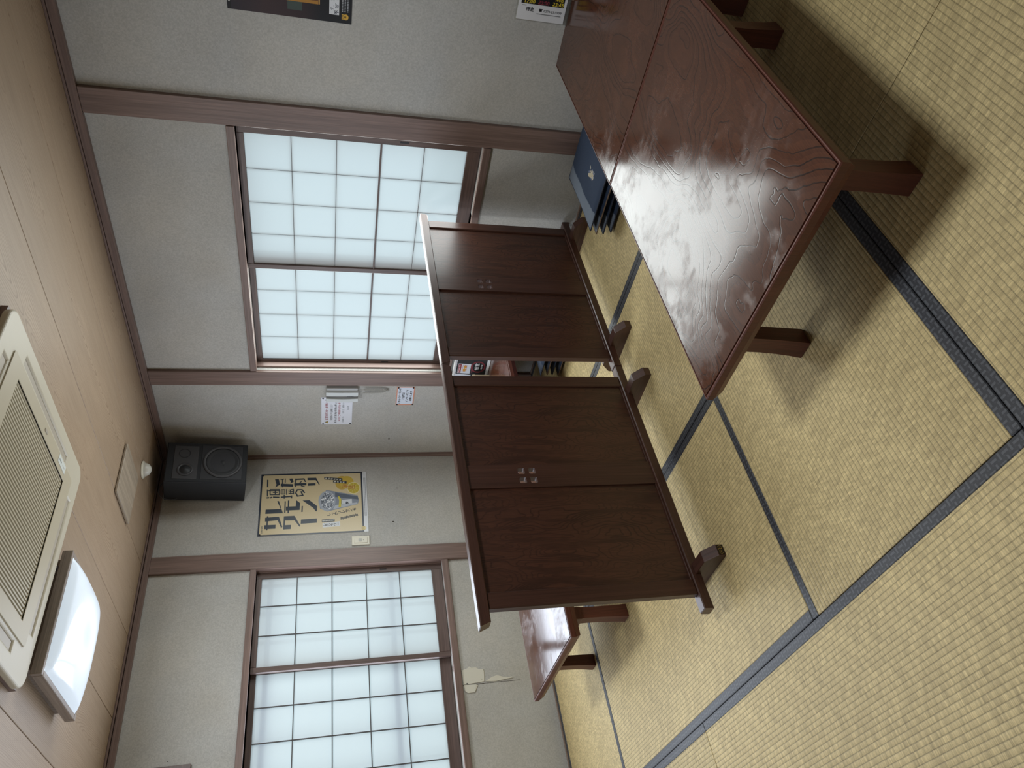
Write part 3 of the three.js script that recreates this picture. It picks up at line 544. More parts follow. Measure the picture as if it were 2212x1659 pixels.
// ---------------------------------------------------------------- loudspeaker in the corner
{
  const t = thing('loudspeaker', 'black two-way loudspeaker hung tilted in the ceiling corner', 'speaker', [2.372, 2.145, -2.470]);
  t.rotation.set(0.128, -0.065, 0.02, 'YXZ');
  const w = 0.152, h = 0.249, d = 0.118, cab = plain('speaker_cabinet', 0.016, 0.018, 0.023, 0.6), front = plain('speaker_front', 0.012, 0.014, 0.018, 0.7), ring = plain('speaker_ring', 0.045, 0.045, 0.05, 0.45);
  part('cabinet', cbox([-w, -h, -d], [w, h, d - 0.006], 0.003), cab, t);
  part('baffle', cbox([-w + 0.004, -h + 0.004, d - 0.008], [w - 0.004, h - 0.004, d], 0.003), front, t);
  part('tweeter_plate', cbox([-w + 0.022, 0.055, d - 0.001], [w - 0.03, h - 0.045, d + 0.004], 0.003), ring, t);
  part('woofer_plate', cbox([-w + 0.022, -h + 0.03, d - 0.001], [w - 0.02, 0.036, d + 0.003], 0.003), plain('woofer_plate', 0.022, 0.023, 0.028, 0.6), t);
  const lathe = (pts, x, y) => new THREE.LatheGeometry(pts.map(([a, b]) => new THREE.Vector2(a, b)), 40).rotateX(Math.PI / 2).translate(x, y, d);
  part('woofer_ring', lathe([[0.104, 0.002], [0.122, 0.002], [0.122, 0.009], [0.114, 0.012], [0.104, 0.008]], 0.004, -0.096), ring, t);
  part('woofer_cone', lathe([[0.0005, 0.004], [0.03, 0.002], [0.032, -0.0005], [0.09, 0.004], [0.098, 0.008], [0.105, 0.004]], 0.004, -0.096), matBlackPlastic, t);
  part('tweeter_ring', lathe([[0.034, 0.003], [0.048, 0.003], [0.048, 0.008], [0.040, 0.010], [0.034, 0.005]], -0.062, 0.13), ring, t);
  part('tweeter_dome', lathe([[0.0005, 0.014], [0.015, 0.012], [0.028, 0.005], [0.035, 0.004]], -0.062, 0.13), matBlackPlastic, t);
  part('bass_port', lathe([[0.026, -0.0005], [0.031, 0.005], [0.036, 0.004], [0.037, 0.002]], 0.062, 0.14), matBlackPlastic, t);
  part('badge', cbox([-0.02, -0.105, d + 0.008], [-0.004, -0.100, d + 0.0095], 0.0005), ring, t);
  part('bracket', merge([box([-0.03, 0.06, -d - 0.045], [0.03, 0.12, -d + 0.001]), box([-0.05, 0.03, -d - 0.05], [0.05, 0.15, -d - 0.043])]), matBlackPlastic, t);
  part('cable', new THREE.TubeGeometry(new THREE.CatmullRomCurve3([V(-0.10, 0.10, -d), V(-0.165, 0.20, -d + 0.03), V(-0.16, 0.262, -d + 0.05), V(-0.09, 0.288, -d + 0.03), V(-0.02, 0.27, -d)]), 40, 0.0022, 6), plain('grey_cable', 0.07, 0.075, 0.085, 0.5), t);
}

// ---------------------------------------------------------------- lettering: stroke shapes on a 0..9 grid
const K = {
  'こ': [[2, 2, 7, 2, 6, 3], [2, 6, 3, 8, 8, 8]], 'ち': [[1, 3, 8, 3], [4, 1, 2, 6, 5, 5, 8, 6, 7, 8, 4, 9]], 'ら': [[4, 1, 6, 2], [3, 3, 2, 7, 5, 5, 8, 6, 7, 8, 3, 9]], 'の': [[5, 2, 4, 7, 2, 8, 1, 5, 3, 2, 6, 2, 9, 4, 8, 8, 6, 9]],
  'テ': [[2, 1, 8, 1], [1, 4, 9, 4], [5, 4, 5, 7, 3, 9]], 'ー': [[1, 5, 9, 5]], 'ブ': [[1, 2, 7, 2, 6, 6, 3, 9], [7, 0, 8, 1], [9, 0, 9, 1]], 'ル': [[3, 2, 3, 6, 1, 9], [6, 1, 6, 8, 9, 6]], 'ご': [[2, 2, 6, 2], [2, 6, 3, 8, 8, 8], [7, 1, 8, 2], [8, 0, 9, 1]],
  '注': [[1, 1, 2, 2], [0, 4, 2, 5], [1, 9, 3, 6], [5, 0, 7, 1], [4, 3, 9, 3], [6, 3, 6, 9], [4, 6, 9, 6], [3, 9, 9, 9]], '文': [[5, 0, 5, 2], [1, 2, 9, 2], [3, 3, 8, 9], [7, 3, 1, 9]], 'は': [[1, 1, 1, 9], [4, 3, 9, 3], [7, 1, 7, 8, 4, 9, 4, 7, 9, 9]],
  'イ': [[8, 1, 1, 5], [5, 3, 5, 9]], 'ン': [[1, 2, 3, 3], [1, 9, 6, 7, 9, 3]], 'タ': [[4, 0, 1, 5], [3, 2, 8, 2, 6, 7, 2, 9], [3, 4, 6, 6]], 'ホ': [[1, 3, 9, 3], [5, 1, 5, 9], [3, 5, 1, 8], [7, 5, 9, 8]], 'で': [[1, 2, 9, 2, 5, 5, 5, 8, 8, 9], [7, 4, 8, 5], [8, 3, 9, 4]],
  'お': [[1, 3, 7, 3], [4, 1, 4, 9, 1, 7, 6, 5, 9, 7, 7, 9], [8, 2, 9, 3]], '願': [[1, 1, 5, 1], [1, 1, 1, 9], [2, 3, 5, 3], [2, 5, 5, 5], [3, 5, 3, 9], [6, 1, 9, 1], [6, 3, 9, 3, 9, 7, 6, 7, 6, 3], [6, 5, 9, 5], [7, 7, 6, 9], [8, 7, 9, 9]],
  'い': [[2, 2, 2, 7, 4, 8], [7, 3, 8, 6]], 'し': [[3, 1, 3, 7, 5, 9, 8, 7]], 'ま': [[1, 3, 8, 3], [1, 5, 8, 5], [5, 1, 5, 8, 2, 8, 3, 7, 8, 9]], 'す': [[1, 3, 9, 3], [6, 1, 6, 6, 4, 6, 4, 5, 6, 5, 6, 7, 4, 9]],
  '客': [[5, 0, 5, 1], [1, 3, 1, 2, 9, 2, 9, 3], [4, 3, 2, 5], [4, 4, 7, 4, 2, 8], [4, 5, 8, 7], [3, 7, 7, 7, 7, 9, 3, 9, 3, 7]], '様': [[2, 1, 2, 9], [0, 3, 4, 3], [2, 4, 0, 7], [5, 1, 6, 2], [8, 1, 7, 2], [4, 3, 9, 3], [5, 5, 9, 5], [6, 2, 6, 9], [4, 8, 6, 7], [9, 6, 7, 7, 9, 9]],
  '各': [[4, 0, 1, 3], [4, 1, 8, 1, 1, 6], [3, 3, 9, 6], [3, 6, 7, 6, 7, 9, 3, 9, 3, 6]], '位': [[3, 1, 1, 5], [2, 4, 2, 9], [6, 1, 6, 2], [4, 3, 9, 3], [5, 4, 6, 8], [8, 4, 7, 8], [4, 9, 9, 9]], 'へ': [[0, 6, 3, 3, 9, 7]], '不': [[1, 1, 9, 1], [5, 1, 1, 6], [5, 3, 5, 9], [6, 4, 9, 6]],
  '意': [[5, 0, 5, 1], [2, 1, 8, 1], [1, 3, 9, 3], [3, 4, 7, 4, 7, 6, 3, 6, 3, 4], [3, 5, 7, 5], [2, 7, 1, 9], [3, 7, 4, 9, 7, 9], [8, 7, 9, 8]], 'に': [[1, 1, 1, 9], [4, 3, 8, 3], [4, 7, 5, 8, 9, 8]], 'よ': [[5, 3, 8, 3], [5, 1, 5, 8, 2, 8, 3, 7, 8, 9]], 'り': [[3, 1, 3, 5], [7, 1, 7, 6, 4, 9]],
  'が': [[1, 3, 6, 3, 5, 9, 4, 8], [4, 1, 1, 9], [7, 4, 8, 6], [8, 1, 9, 2]], 'っ': [[2, 5, 7, 4, 8, 6, 5, 9]], 'た': [[1, 3, 6, 3], [4, 1, 1, 9], [5, 5, 8, 5], [5, 8, 9, 8]], 'か': [[1, 3, 6, 3, 5, 9, 4, 8], [4, 1, 1, 9], [8, 3, 9, 6]], 'レ': [[3, 1, 3, 9, 9, 4]], 'モ': [[2, 1, 8, 1], [1, 4, 9, 4], [4, 1, 4, 8, 8, 8]], 'サ': [[1, 3, 9, 3], [3, 1, 3, 5], [7, 1, 7, 5, 4, 9]], 'ワ': [[1, 4, 1, 1, 8, 1, 7, 5, 4, 9]],
  '開': [[1, 1, 4, 1, 4, 4, 1, 4], [1, 1, 1, 9], [6, 4, 6, 1, 9, 1, 9, 9], [6, 4, 9, 4], [3, 6, 7, 6], [4, 5, 4, 9], [6, 5, 6, 9]], '閉': [[1, 1, 4, 1, 4, 4, 1, 4], [1, 1, 1, 9], [6, 4, 6, 1, 9, 1, 9, 9], [6, 4, 9, 4], [3, 6, 7, 6], [5, 5, 5, 9], [5, 6, 3, 8]], '店': [[5, 0, 5, 1], [1, 2, 9, 2], [2, 2, 2, 6, 1, 9], [5, 3, 5, 6], [5, 4, 8, 4], [4, 6, 8, 6, 8, 9, 4, 9, 4, 6]],
  '悟': [[2, 1, 2, 9], [0, 3, 1, 5], [3, 3, 4, 4], [5, 1, 9, 1], [6, 1, 6, 5], [5, 3, 8, 3, 8, 5], [4, 5, 9, 5], [5, 7, 8, 7, 8, 9, 5, 9, 5, 7]], '空': [[5, 0, 5, 1], [1, 3, 1, 2, 9, 2, 9, 3], [4, 3, 2, 5], [6, 3, 6, 4, 8, 4], [2, 6, 8, 6], [5, 6, 5, 9], [1, 9, 9, 9]],
  'ラ': [[2, 1, 8, 1], [1, 4, 8, 4, 7, 7, 4, 9]], 'ス': [[2, 2, 7, 2, 2, 9], [5, 6, 9, 9]], 'ト': [[4, 1, 4, 9], [4, 4, 8, 6]], 'オ': [[1, 3, 9, 3], [6, 1, 6, 9, 5, 8], [6, 4, 1, 8]], 'ダ': [[4, 0, 1, 5], [3, 2, 7, 2, 6, 7, 2, 9], [3, 4, 6, 6], [8, 0, 9, 1]], 'を': [[2, 2, 8, 2], [5, 1, 2, 6, 6, 5, 5, 8], [8, 5, 4, 7, 4, 9, 8, 9]], 'わ': [[3, 1, 3, 9], [1, 3, 4, 3, 1, 8, 6, 4, 9, 6, 7, 9]],
};
let kseed = 1;
function glyph(c, ch, x, y, s) {                                       // '#': a dense character too small to read
  let st = K[ch];
  if (ch === '#') { kseed++; st = []; const n = 3 + Math.floor(hash(kseed, 1, 1) * 2); for (let i = 0; i < n; i++) { const yy = 1 + i * 8 / n; st.push([1 + hash(kseed, i, 2) * 2, yy, 7 + hash(kseed, i, 3) * 2, yy]); } for (let i = 0; i < 2; i++) { const xx = 2 + i * 4 + hash(kseed, i, 4) * 2; st.push([xx, hash(kseed, i, 5) * 3, xx, 6 + hash(kseed, i, 6) * 3]); } }
  if (!st) return;
  c.beginPath();
  for (const p of st) for (let i = 0; i < p.length; i += 2) { const X = x + p[i] / 9.6 * s, Y = y + p[i + 1] / 9.6 * s; if (i) c.lineTo(X, Y); else c.moveTo(X, Y); }
  c.stroke();
}
function line(c, text, x, y, s, col, w, dx = 1.05) { c.strokeStyle = col; c.lineWidth = w; c.lineCap = 'round'; c.lineJoin = 'round'; [...text].forEach((ch, i) => glyph(c, ch, x + i * s * dx, y, s)); }
const lineC = (c, text, cx, y, s, col, w) => line(c, text, cx - [...text].length * s * 1.05 / 2, y, s, col, w);
const printed = (name, t, rough = 0.45) => new THREE.MeshPhysicalMaterial({ name, map: t, roughness: rough, side: THREE.DoubleSide });
// a thin printed sheet on a wall: local x to the reader's right, y up, front face at z = thickness
function sheet(parent, w, h, t, name, thick = 0.0012, rough = 0.45, edge = 0.75) {
  part('backing', new THREE.BoxGeometry(w, h, thick).translate(0, 0, thick / 2), plain(name + '_edge', edge, edge, edge, 0.6), parent);
  part('print', planeXYZ(V(-w / 2, -h / 2, thick + 0.0004), V(1, 0, 0), V(0, 1, 0), w, h), printed(name, t, rough), parent);
}
const pins = (parent, list) => { for (const [x, y] of list) part('push_pin', new THREE.LatheGeometry([[0.0002, 0.006], [0.004, 0.0055], [0.0055, 0.003], [0.005, 0.001], [0.0002, 0.001]].map(([a, b]) => new THREE.Vector2(a, b)), 16).rotateX(Math.PI / 2).translate(x, y, 0.001), matBlackPlastic, parent); };

// drink poster on the left wall (drawn in the coordinates of a close view, mapped on the sheet)
{
  const t = canvasTex(1024, 1480, (c, W, H) => {
    const at = (X, Y) => { const xl = 205 - (Y - 210) * 0.0708, xr = 1908 + (Y - 150) * 0.031, yt = 210 - (X - 205) * 0.0352, yb = 1270 - (X - 130) * 0.0525; return [(yb - Y) / (yb - yt) * W, (X - xl) / (xr - xl) * H * 0.96]; };
    const poly = (pts, col) => { c.fillStyle = col; c.beginPath(); for (let i = 0; i < pts.length; i += 2) { const q = at(pts[i], pts[i + 1]); if (i) c.lineTo(...q); else c.moveTo(...q); } c.closePath(); c.fill(); };
    const strokes = (list, w, col) => { c.strokeStyle = col; c.lineWidth = w; c.lineCap = 'butt'; c.lineJoin = 'miter'; for (const p of list) { c.beginPath(); for (let i = 0; i < p.length; i += 2) { const q = at(p[i], p[i + 1]); if (i) c.lineTo(...q); else c.moveTo(...q); } c.stroke(); } };
    c.fillStyle = '#cfd2d6'; c.fillRect(0, 0, W, H);
    c.fillStyle = '#1e2838'; c.fillRect(0, 0, W, H * 0.96);
    c.fillStyle = '#c8b893'; c.fillRect(22, 22, W - 44, H * 0.96 - 44);
    for (let i = 0; i < 9000; i++) { c.fillStyle = rnd() > 0.5 ? 'rgba(160,130,80,0.10)' : 'rgba(240,225,190,0.10)'; c.fillRect(24 + rnd() * (W - 48), 24 + rnd() * (H * 0.96 - 48), 3, 3); }
    const ink = '#27313d';
    // right column: こだわり
    poly([296, 305, 318, 305, 314, 437, 292, 437], ink); poly([428, 294, 490, 292, 510, 392, 428, 440, 452, 392], ink);
    poly([522, 372, 728, 380, 728, 425, 522, 420], ink); poly([590, 280, 606, 280, 604, 360, 588, 360], ink); strokes([[556, 290, 552, 436]], 16, ink); strokes([[524, 284, 524, 306], [540, 284, 540, 306], [568, 282, 568, 306]], 8, ink); poly([664, 284, 716, 278, 736, 340, 680, 368, 690, 340], ink);
    poly([748, 366, 952, 358, 952, 400, 748, 408], ink); poly([764, 282, 918, 274, 948, 340, 926, 340, 912, 300, 790, 306, 764, 350], ink); strokes([[772, 280, 772, 430], [800, 400, 870, 330], [860, 408, 924, 424]], 14, ink);
    poly([972, 266, 1118, 262, 1178, 384, 1164, 388, 1112, 306, 972, 308], ink); poly([976, 366, 1106, 360, 1106, 400, 976, 408], ink);
    // second column: 酒場の
    strokes([[300, 478, 300, 600], [340, 480, 500, 478], [340, 570, 500, 568], [345, 480, 345, 570], [500, 470, 500, 575], [390, 500, 470, 498], [390, 530, 470, 528], [430, 480, 430, 570], [315, 500, 505, 498]], 15, ink); strokes([[285, 625, 330, 620], [342, 625, 380, 612], [392, 610, 498, 614]], 22, ink);
    strokes([[530, 480, 530, 560], [560, 480, 560, 560], [590, 482, 590, 560], [530, 482, 600, 480], [530, 556, 600, 556], [620, 470, 620, 568], [645, 490, 740, 470], [645, 520, 735, 505], [650, 545, 735, 540], [735, 470, 735, 560], [680, 480, 690, 560]], 14, ink); strokes([[522, 610, 712, 596], [580, 572, 580, 636], [700, 580, 700, 630]], 20, ink);
    strokes([[770, 530, 800, 480, 880, 480, 922, 535], [770, 530, 800, 590, 890, 575, 860, 505]], 20, ink);
    // third column: レモン
    poly([270, 824, 520, 812, 462, 680, 490, 676, 556, 882, 264, 896], ink);
    poly([585, 680, 606, 680, 598, 876, 576, 876], ink); poly([640, 666, 664, 664, 656, 882, 632, 882], ink); poly([606, 772, 770, 764, 780, 658, 846, 710, 836, 826, 606, 838], ink);
    poly([870, 760, 892, 758, 886, 860, 864, 860], ink); poly([890, 664, 1000, 656, 1132, 760, 1128, 846, 1106, 846, 1066, 790, 890, 668], ink);
    // left column: サワー
    poly([262, 960, 490, 940, 546, 1110, 524, 1126, 470, 1000, 260, 1024], ink); poly([290, 936, 314, 934, 298, 1166, 276, 1166], ink); poly([248, 1084, 434, 1074, 430, 1138, 244, 1148], ink);
    poly([572, 934, 748, 924, 850, 1090, 832, 1104, 750, 1000, 590, 1004, 586, 1080, 690, 1074, 684, 1142, 558, 1150], ink);
    poly([858, 986, 1128, 964, 1124, 1036, 852, 1056], ink);
    // glass, lemons, captions
    const ell = (X, Y, rx, ry, col, rot = 0) => { const q = at(X, Y); c.fillStyle = col; c.beginPath(); c.ellipse(q[0], q[1], rx, ry, rot, 0, 7); c.fill(); };
    ell(1560, 350, 120, 95, '#b89a3c'); ell(1640, 340, 110, 100, '#c2a63f'); ell(1760, 440, 105, 95, '#d8cf9a'); ell(1760, 440, 92, 82, '#b9a536'); for (let k = 0; k < 9; k++) { const q = at(1760, 440); c.strokeStyle = '#d9cf8f'; c.lineWidth = 3; c.beginPath(); c.moveTo(...q); c.lineTo(q[0] + 88 * Math.cos(k * 0.7), q[1] + 78 * Math.sin(k * 0.7)); c.stroke(); }
    poly([1290, 480, 1830, 570, 1850, 660, 1830, 720, 1300, 850, 1180, 800, 1160, 660], '#7f8794'); poly([1440, 520, 1830, 590, 1845, 640, 1440, 600], '#525b69'); poly([1440, 740, 1820, 690, 1830, 716, 1400, 810], '#aeb4bd');
    ell(1300, 668, 168, 118, '#9ba2ad'); ell(1310, 668, 140, 92, '#6b727d');
    for (let k = 0; k < 160; k++) { const a = rnd() * 7, r = Math.sqrt(rnd()); ell(1310 + Math.cos(a) * r * 110, 668 + Math.sin(a) * r * 140, 6 + rnd() * 10, 4 + rnd() * 8, ['#c6cbd2', '#8a919b', '#4a525d', '#dfe2e6'][k % 4], rnd() * 3); }
    poly([1484, 590, 1512, 588, 1545, 640, 1540, 770, 1496, 772, 1508, 660], '#c3b53c'); poly([1556, 648, 1728, 632, 1732, 704, 1556, 716], '#c9cdd2');
    const word = (text, X0, Y0, s, col, w, stepX, stepY) => [...text].forEach((ch, i) => { const q = at(X0 + stepX * i, Y0 + stepY * i); c.strokeStyle = col; c.lineWidth = w; c.lineCap = 'round'; glyph(c, ch, q[0] - s / 2, q[1] - s / 2, s); });
    word('レモンサワー', 1644, 696, 40, '#20262e', 5, 0, 0); c.save(); c.restore();
    poly([1256, 250, 1566, 270, 1568, 316, 1256, 292], '#1d2530'); poly([1408, 308, 1640, 324, 1638, 366, 1406, 346], '#1d2530'); word('######', 1290, 274, 30, '#e5e2d6', 4, 48, 4); word('####', 1440, 330, 28, '#e5e2d6', 4, 50, 4);
    strokes([[1578, 378, 1776, 396, 1770, 458, 1570, 444, 1578, 378]], 5, '#a5562e'); word('####', 1612, 412, 40, '#a5562e', 5, 42, 4);
    word('しっかりレモンを', 1330, 905, 52, '#1f242b', 7, 62, -14); word('######', 1560, 960, 50, '#1f242b', 7, 50, -12);
    poly([1210, 984, 1426, 968, 1430, 1012, 1212, 1030], '#26303c'); word('#######', 1234, 1004, 26, '#e8e6dc', 3, 28, -2); poly([1220, 1042, 1522, 1008, 1524, 1088, 1222, 1114], '#c9ccd0'); word('レモンサワー', 1256, 1072, 44, '#1f252e', 6, 46, -4);
    c.fillStyle = '#27313d'; c.font = 'bold 26px sans-serif'; c.fillText('SUNTORY', 46, 62);
    c.fillStyle = '#5b6068'; c.font = '15px sans-serif'; for (let k = 0; k < 2; k++) for (let i = 0; i < 60; i++) { c.fillRect(260 + i * 11, H * 0.96 + 16 + k * 18, 7, 8); }
    c.fillStyle = '#b8a565'; c.beginPath(); c.ellipse(60, H * 0.955, 34, 30, 0, 0, 7); c.fill(); c.fillStyle = '#d9c98c'; c.fillRect(46, H * 0.965, 10, 24); c.fillRect(62, H * 0.965, 10, 24);
  });
  const o = thing('poster', 'tan drink poster with bold dark lettering and a glass of ice, below the speaker', 'poster', [2.201, 1.447, ZB + 0.001], 0);
  sheet(o, 0.502, 0.724, t, 'drink_poster', 0.0012, 0.3);
  o.rotation.z = 0.004;
  pins(o, [[-0.24, 0.348], [0.24, 0.348], [0.24, -0.33]]);
}
// whisky poster on the right wall, cut by the picture's edge
{
  const t = canvasTex(720, 1010, (c, W, H) => {
    c.fillStyle = '#171620'; c.fillRect(0, 0, W, H);
    const g = c.createLinearGradient(0, 0, 0, H); g.addColorStop(0, '#2a2630'); g.addColorStop(0.3, '#3a2a2c'); g.addColorStop(0.62, '#2c1c20'); g.addColorStop(0.75, '#0f1016'); g.addColorStop(1, '#0d0e14'); c.fillStyle = g; c.fillRect(0, 30, W, H - 30);
    c.fillStyle = '#15161b'; c.fillRect(0, 0, W, 30); c.fillStyle = '#c9c9c9'; for (let k = 0; k < 5; k++) c.fillRect(60 + k * 13, 10, 9, 12);
    c.fillStyle = '#4a2f25'; c.fillRect(300, 60, 140, 280); c.fillStyle = '#6b4324'; c.beginPath(); c.moveTo(300, 300); c.quadraticCurveTo(140, 340, 130, 420); c.lineTo(130, 745); c.lineTo(600, 745); c.lineTo(600, 420); c.quadraticCurveTo(590, 340, 440, 300); c.fill();
    c.fillStyle = '#a8772f'; c.fillRect(130, 400, 26, 330); c.fillStyle = '#8a5a28'; c.fillRect(158, 330, 60, 40); c.fillStyle = '#d0a659'; c.fillRect(132, 735, 470, 8); c.fillRect(150, 545, 10, 24);
    c.fillStyle = '#3e4a45'; c.fillRect(60, 480, 70, 120);
    c.fillStyle = '#11151a'; c.fillRect(190, 385, 380, 300); c.strokeStyle = '#b79a55'; c.lineWidth = 5; c.strokeRect(184, 379, 392, 312); c.fillStyle = '#e6dcc0'; c.fillRect(185, 468, 380, 58); c.fillStyle = '#14181c'; c.fillRect(190, 473, 370, 48);
    c.fillStyle = '#efe6cc'; c.font = 'bold 44px serif'; c.fillText('BLACK', 196, 513); c.fillStyle = '#b9ac86'; for (let k = 0; k < 6; k++) c.fillRect(215, 555 + k * 17, 220 - k * 18, 4); c.strokeStyle = '#d8cba0'; c.lineWidth = 3; c.beginPath(); c.arc(236, 556, 22, 0.6, 5.6); c.stroke(); c.fillStyle = '#9aa0a0'; c.fillRect(214, 396, 60, 44);
    c.fillStyle = '#d8dade'; c.fillRect(64, 822, 600, 82); c.strokeStyle = '#1d2230'; c.lineWidth = 5; c.font = 'italic 40px serif'; c.fillStyle = '#20242f'; c.fillText('S .   3800', 96, 862); c.fillText('W   4800', 110, 900); glyph(c, '不', 66, 866, 36);
    c.fillStyle = '#9a9ca2'; for (let r = 0; r < 3; r++) for (let k = 0; k < 44; k++) c.fillRect(96 + k * 13, 926 + r * 22, 9, 11);
    c.fillStyle = '#d0a23c'; c.beginPath(); c.ellipse(54, 962, 24, 22, 0, 0, 7); c.fill(); for (let k = 0; k < 4; k++) c.fillRect(34 + k * 11, 926, 8, 28); c.fillStyle = '#6b551f'; c.beginPath(); c.ellipse(54, 956, 10, 9, 0, 0, 7); c.fill();
  });
  const w = 0.36, h = 0.505, o = thing('poster', 'dark whisky poster with a white price strip, high on the right wall', 'poster', [XA - 0.001, 1.5265, 0.4735 + w / 2], -Math.PI / 2);
  sheet(o, w, h, t, 'whisky_poster', 0.0012, 0.35, 0.1);
  o.rotation.set(0, -Math.PI / 2, -0.008, 'YXZ');
}
// notices beside the intercom
{
  const t = canvasTex(860, 620, (c, W, H) => {
    c.fillStyle = '#dfe3ee'; c.fillRect(0, 0, W, H);
    const warn = (x) => { c.fillStyle = '#23262a'; c.beginPath(); c.moveTo(x, 132); c.lineTo(x + 38, 62); c.lineTo(x + 76, 132); c.fill(); c.fillStyle = '#b89c2c'; c.beginPath(); c.moveTo(x + 12, 126); c.lineTo(x + 38, 78); c.lineTo(x + 64, 126); c.fill(); c.fillStyle = '#23262a'; c.fillRect(x + 35, 92, 6, 24); };
    warn(40); warn(740);
    lineC(c, 'お客様各位へお願い', W / 2 + 6, 72, 62, '#8e3a44', 8);
    lineC(c, 'お客様の不注意により', W / 2 - 40, 178, 48, '#3a4046', 5); line(c, '##の###が##に#った##', 46, 262, 52, '#33393f', 6); line(c, '1###ご###の#か##します', 46, 338, 52, '#a24b58', 6); line(c, 'ご##いただきますようお願いいたします', 46, 416, 42, '#3d444b', 5); line(c, '###  ####', 470, 516, 44, '#444b52', 5);
  });
  const o = thing('notice', 'white warning notice with red heading pinned beside the intercom', 'notice', [XA - 0.001, 1.2995, -2.1200], -Math.PI / 2);
  sheet(o, 0.286, 0.206, t, 'warning_notice', 0.0008, 0.4, 0.75); pins(o, [[-0.134, 0.092], [0.134, 0.092], [-0.134, -0.092], [0.134, -0.092]]);
  const t2 = canvasTex(600, 400, (c, W, H) => { c.fillStyle = '#cf8f74'; c.fillRect(0, 0, W, H); c.fillStyle = '#d3dbea'; c.fillRect(34, 22, W - 58, H - 46); const k = '#20252c'; lineC(c, 'こちらのテーブルの', W / 2, 46, 54, k, 9); lineC(c, 'ご注文は', W / 2, 128, 54, k, 9); lineC(c, 'インターホンで', W / 2, 210, 54, k, 9); lineC(c, 'お願いします', W / 2, 292, 54, k, 9); });
  const n = thing('notice', 'small orange-bordered notice below the intercom cord', 'notice', [XA - 0.001, 0.8445, -1.9620], -Math.PI / 2);
  sheet(n, 0.188, 0.123, t2, 'order_notice', 0.0008, 0.4, 0.7); pins(n, [[-0.085, 0.052], [0.085, 0.05], [-0.085, -0.054], [0.085, -0.05]]);
  n.rotation.set(0, -Math.PI / 2, 0.012, 'YXZ');
}
// intercom handset on the wall
{
  const t = thing('intercom', 'off-white wall intercom handset with a coiled cord next to the post', 'intercom', [XA, 1.268, -1.918], -Math.PI / 2);
  const g1 = plain('intercom_grey', 0.40, 0.41, 0.41, 0.45), g2 = plain('intercom_white', 0.58, 0.62, 0.63, 0.4), dk = plain('intercom_groove', 0.17, 0.17, 0.165, 0.5);
  // local x to the right (towards the post), y up, z out of the wall
  part('base', new RoundedBoxGeometry(0.112, 0.206, 0.026, 3, 0.006).translate(0.002, 0, 0.0135), g1, t);
  const arc = (x0, x1, sag, z0, z1) => { const s = new THREE.Shape(); s.moveTo(x0, -0.102); s.lineTo(x1, -0.102); s.quadraticCurveTo(x1 - sag, 0, x1, 0.102); s.lineTo(x0, 0.102); s.quadraticCurveTo(x0 - sag, 0, x0, -0.102); return new THREE.ExtrudeGeometry(s, { depth: z1 - z0, bevelEnabled: true, bevelSize: 0.002, bevelThickness: 0.002, bevelSegments: 2, curveSegments: 16 }).translate(0, 0, z0); };
  part('handset', arc(-0.052, -0.024, 0.010, 0.026, 0.046), g2, t);
  part('handset_groove', arc(-0.021, -0.006, 0.008, 0.026, 0.034), dk, t);
  part('cradle', arc(0.0, 0.03, 0.004, 0.026, 0.040), g2, t);
  for (let k = 0; k < 8; k++) part('button', cbox([-0.016, -0.035 - k * 0.0055, 0.034], [-0.008, -0.032 - k * 0.0055, 0.0375], 0.0005), matBlackPlastic, t);
  const centre = new THREE.CatmullRomCurve3([V(0.034, -0.105, 0.018), V(0.036, -0.145, 0.016), V(0.038, -0.20, 0.014), V(0.037, -0.265, 0.013), V(0.022, -0.302, 0.013), V(0.008, -0.27, 0.013), V(0.004, -0.20, 0.014), V(0.003, -0.145, 0.016), V(-0.012, -0.105, 0.03)]);
  const pts = [], M = 760;
  for (let i = 0; i <= M; i++) { const u = i / M, p = centre.getPointAt(u), tn = centre.getTangentAt(u), side = V().crossVectors(tn, V(0, 0, 1)).normalize(), r = 0.0065 * sm(0.06, 0.12, u) * (1 - sm(0.86, 0.93, u)), a = u * 54 * Math.PI * 2; pts.push(p.addScaledVector(side, r * Math.cos(a)).add(V(0, 0, r * Math.sin(a)))); }
  part('coiled_cord', new THREE.TubeGeometry(new THREE.CatmullRomCurve3(pts), 1300, 0.0016, 5), plain('cord_white', 0.52, 0.52, 0.49, 0.45), t);
}
// light switch on the left wall
{
  const t = thing('light_switch', 'ivory light switch plate between the drink poster and the post', 'switch', [1.8825, 1.1395, ZB]);
  part('plate', new RoundedBoxGeometry(0.070, 0.118, 0.010, 3, 0.003).translate(0, 0, 0.0052), matIvory, t);
  part('rocker_panel', new RoundedBoxGeometry(0.044, 0.088, 0.008, 3, 0.002).translate(0, 0, 0.0102), matIvory, t);
  part('toggle', new RoundedBoxGeometry(0.022, 0.020, 0.006, 2, 0.0015).translate(0, 0.004, 0.014), plain('toggle_grey', 0.42, 0.42, 0.38, 0.4), t);
  part('pilot_lamp', cbox([-0.002, -0.022, 0.0138], [0.002, -0.016, 0.0152], 0.0004), plain('pilot', 0.2, 0.19, 0.17, 0.4), t);
}
// wooden plaque on the left wall, cut by the picture's edge
{
  const t = thing('wooden_plaque', 'dark wooden board on the left wall above the smaller window', 'plaque', [0.41, 2.16, ZB + 0.001]);
  part('board', cbox([-0.173, -0.108, 0], [0.173, 0.10, 0.018], 0.002, 0), matSash, t);
}

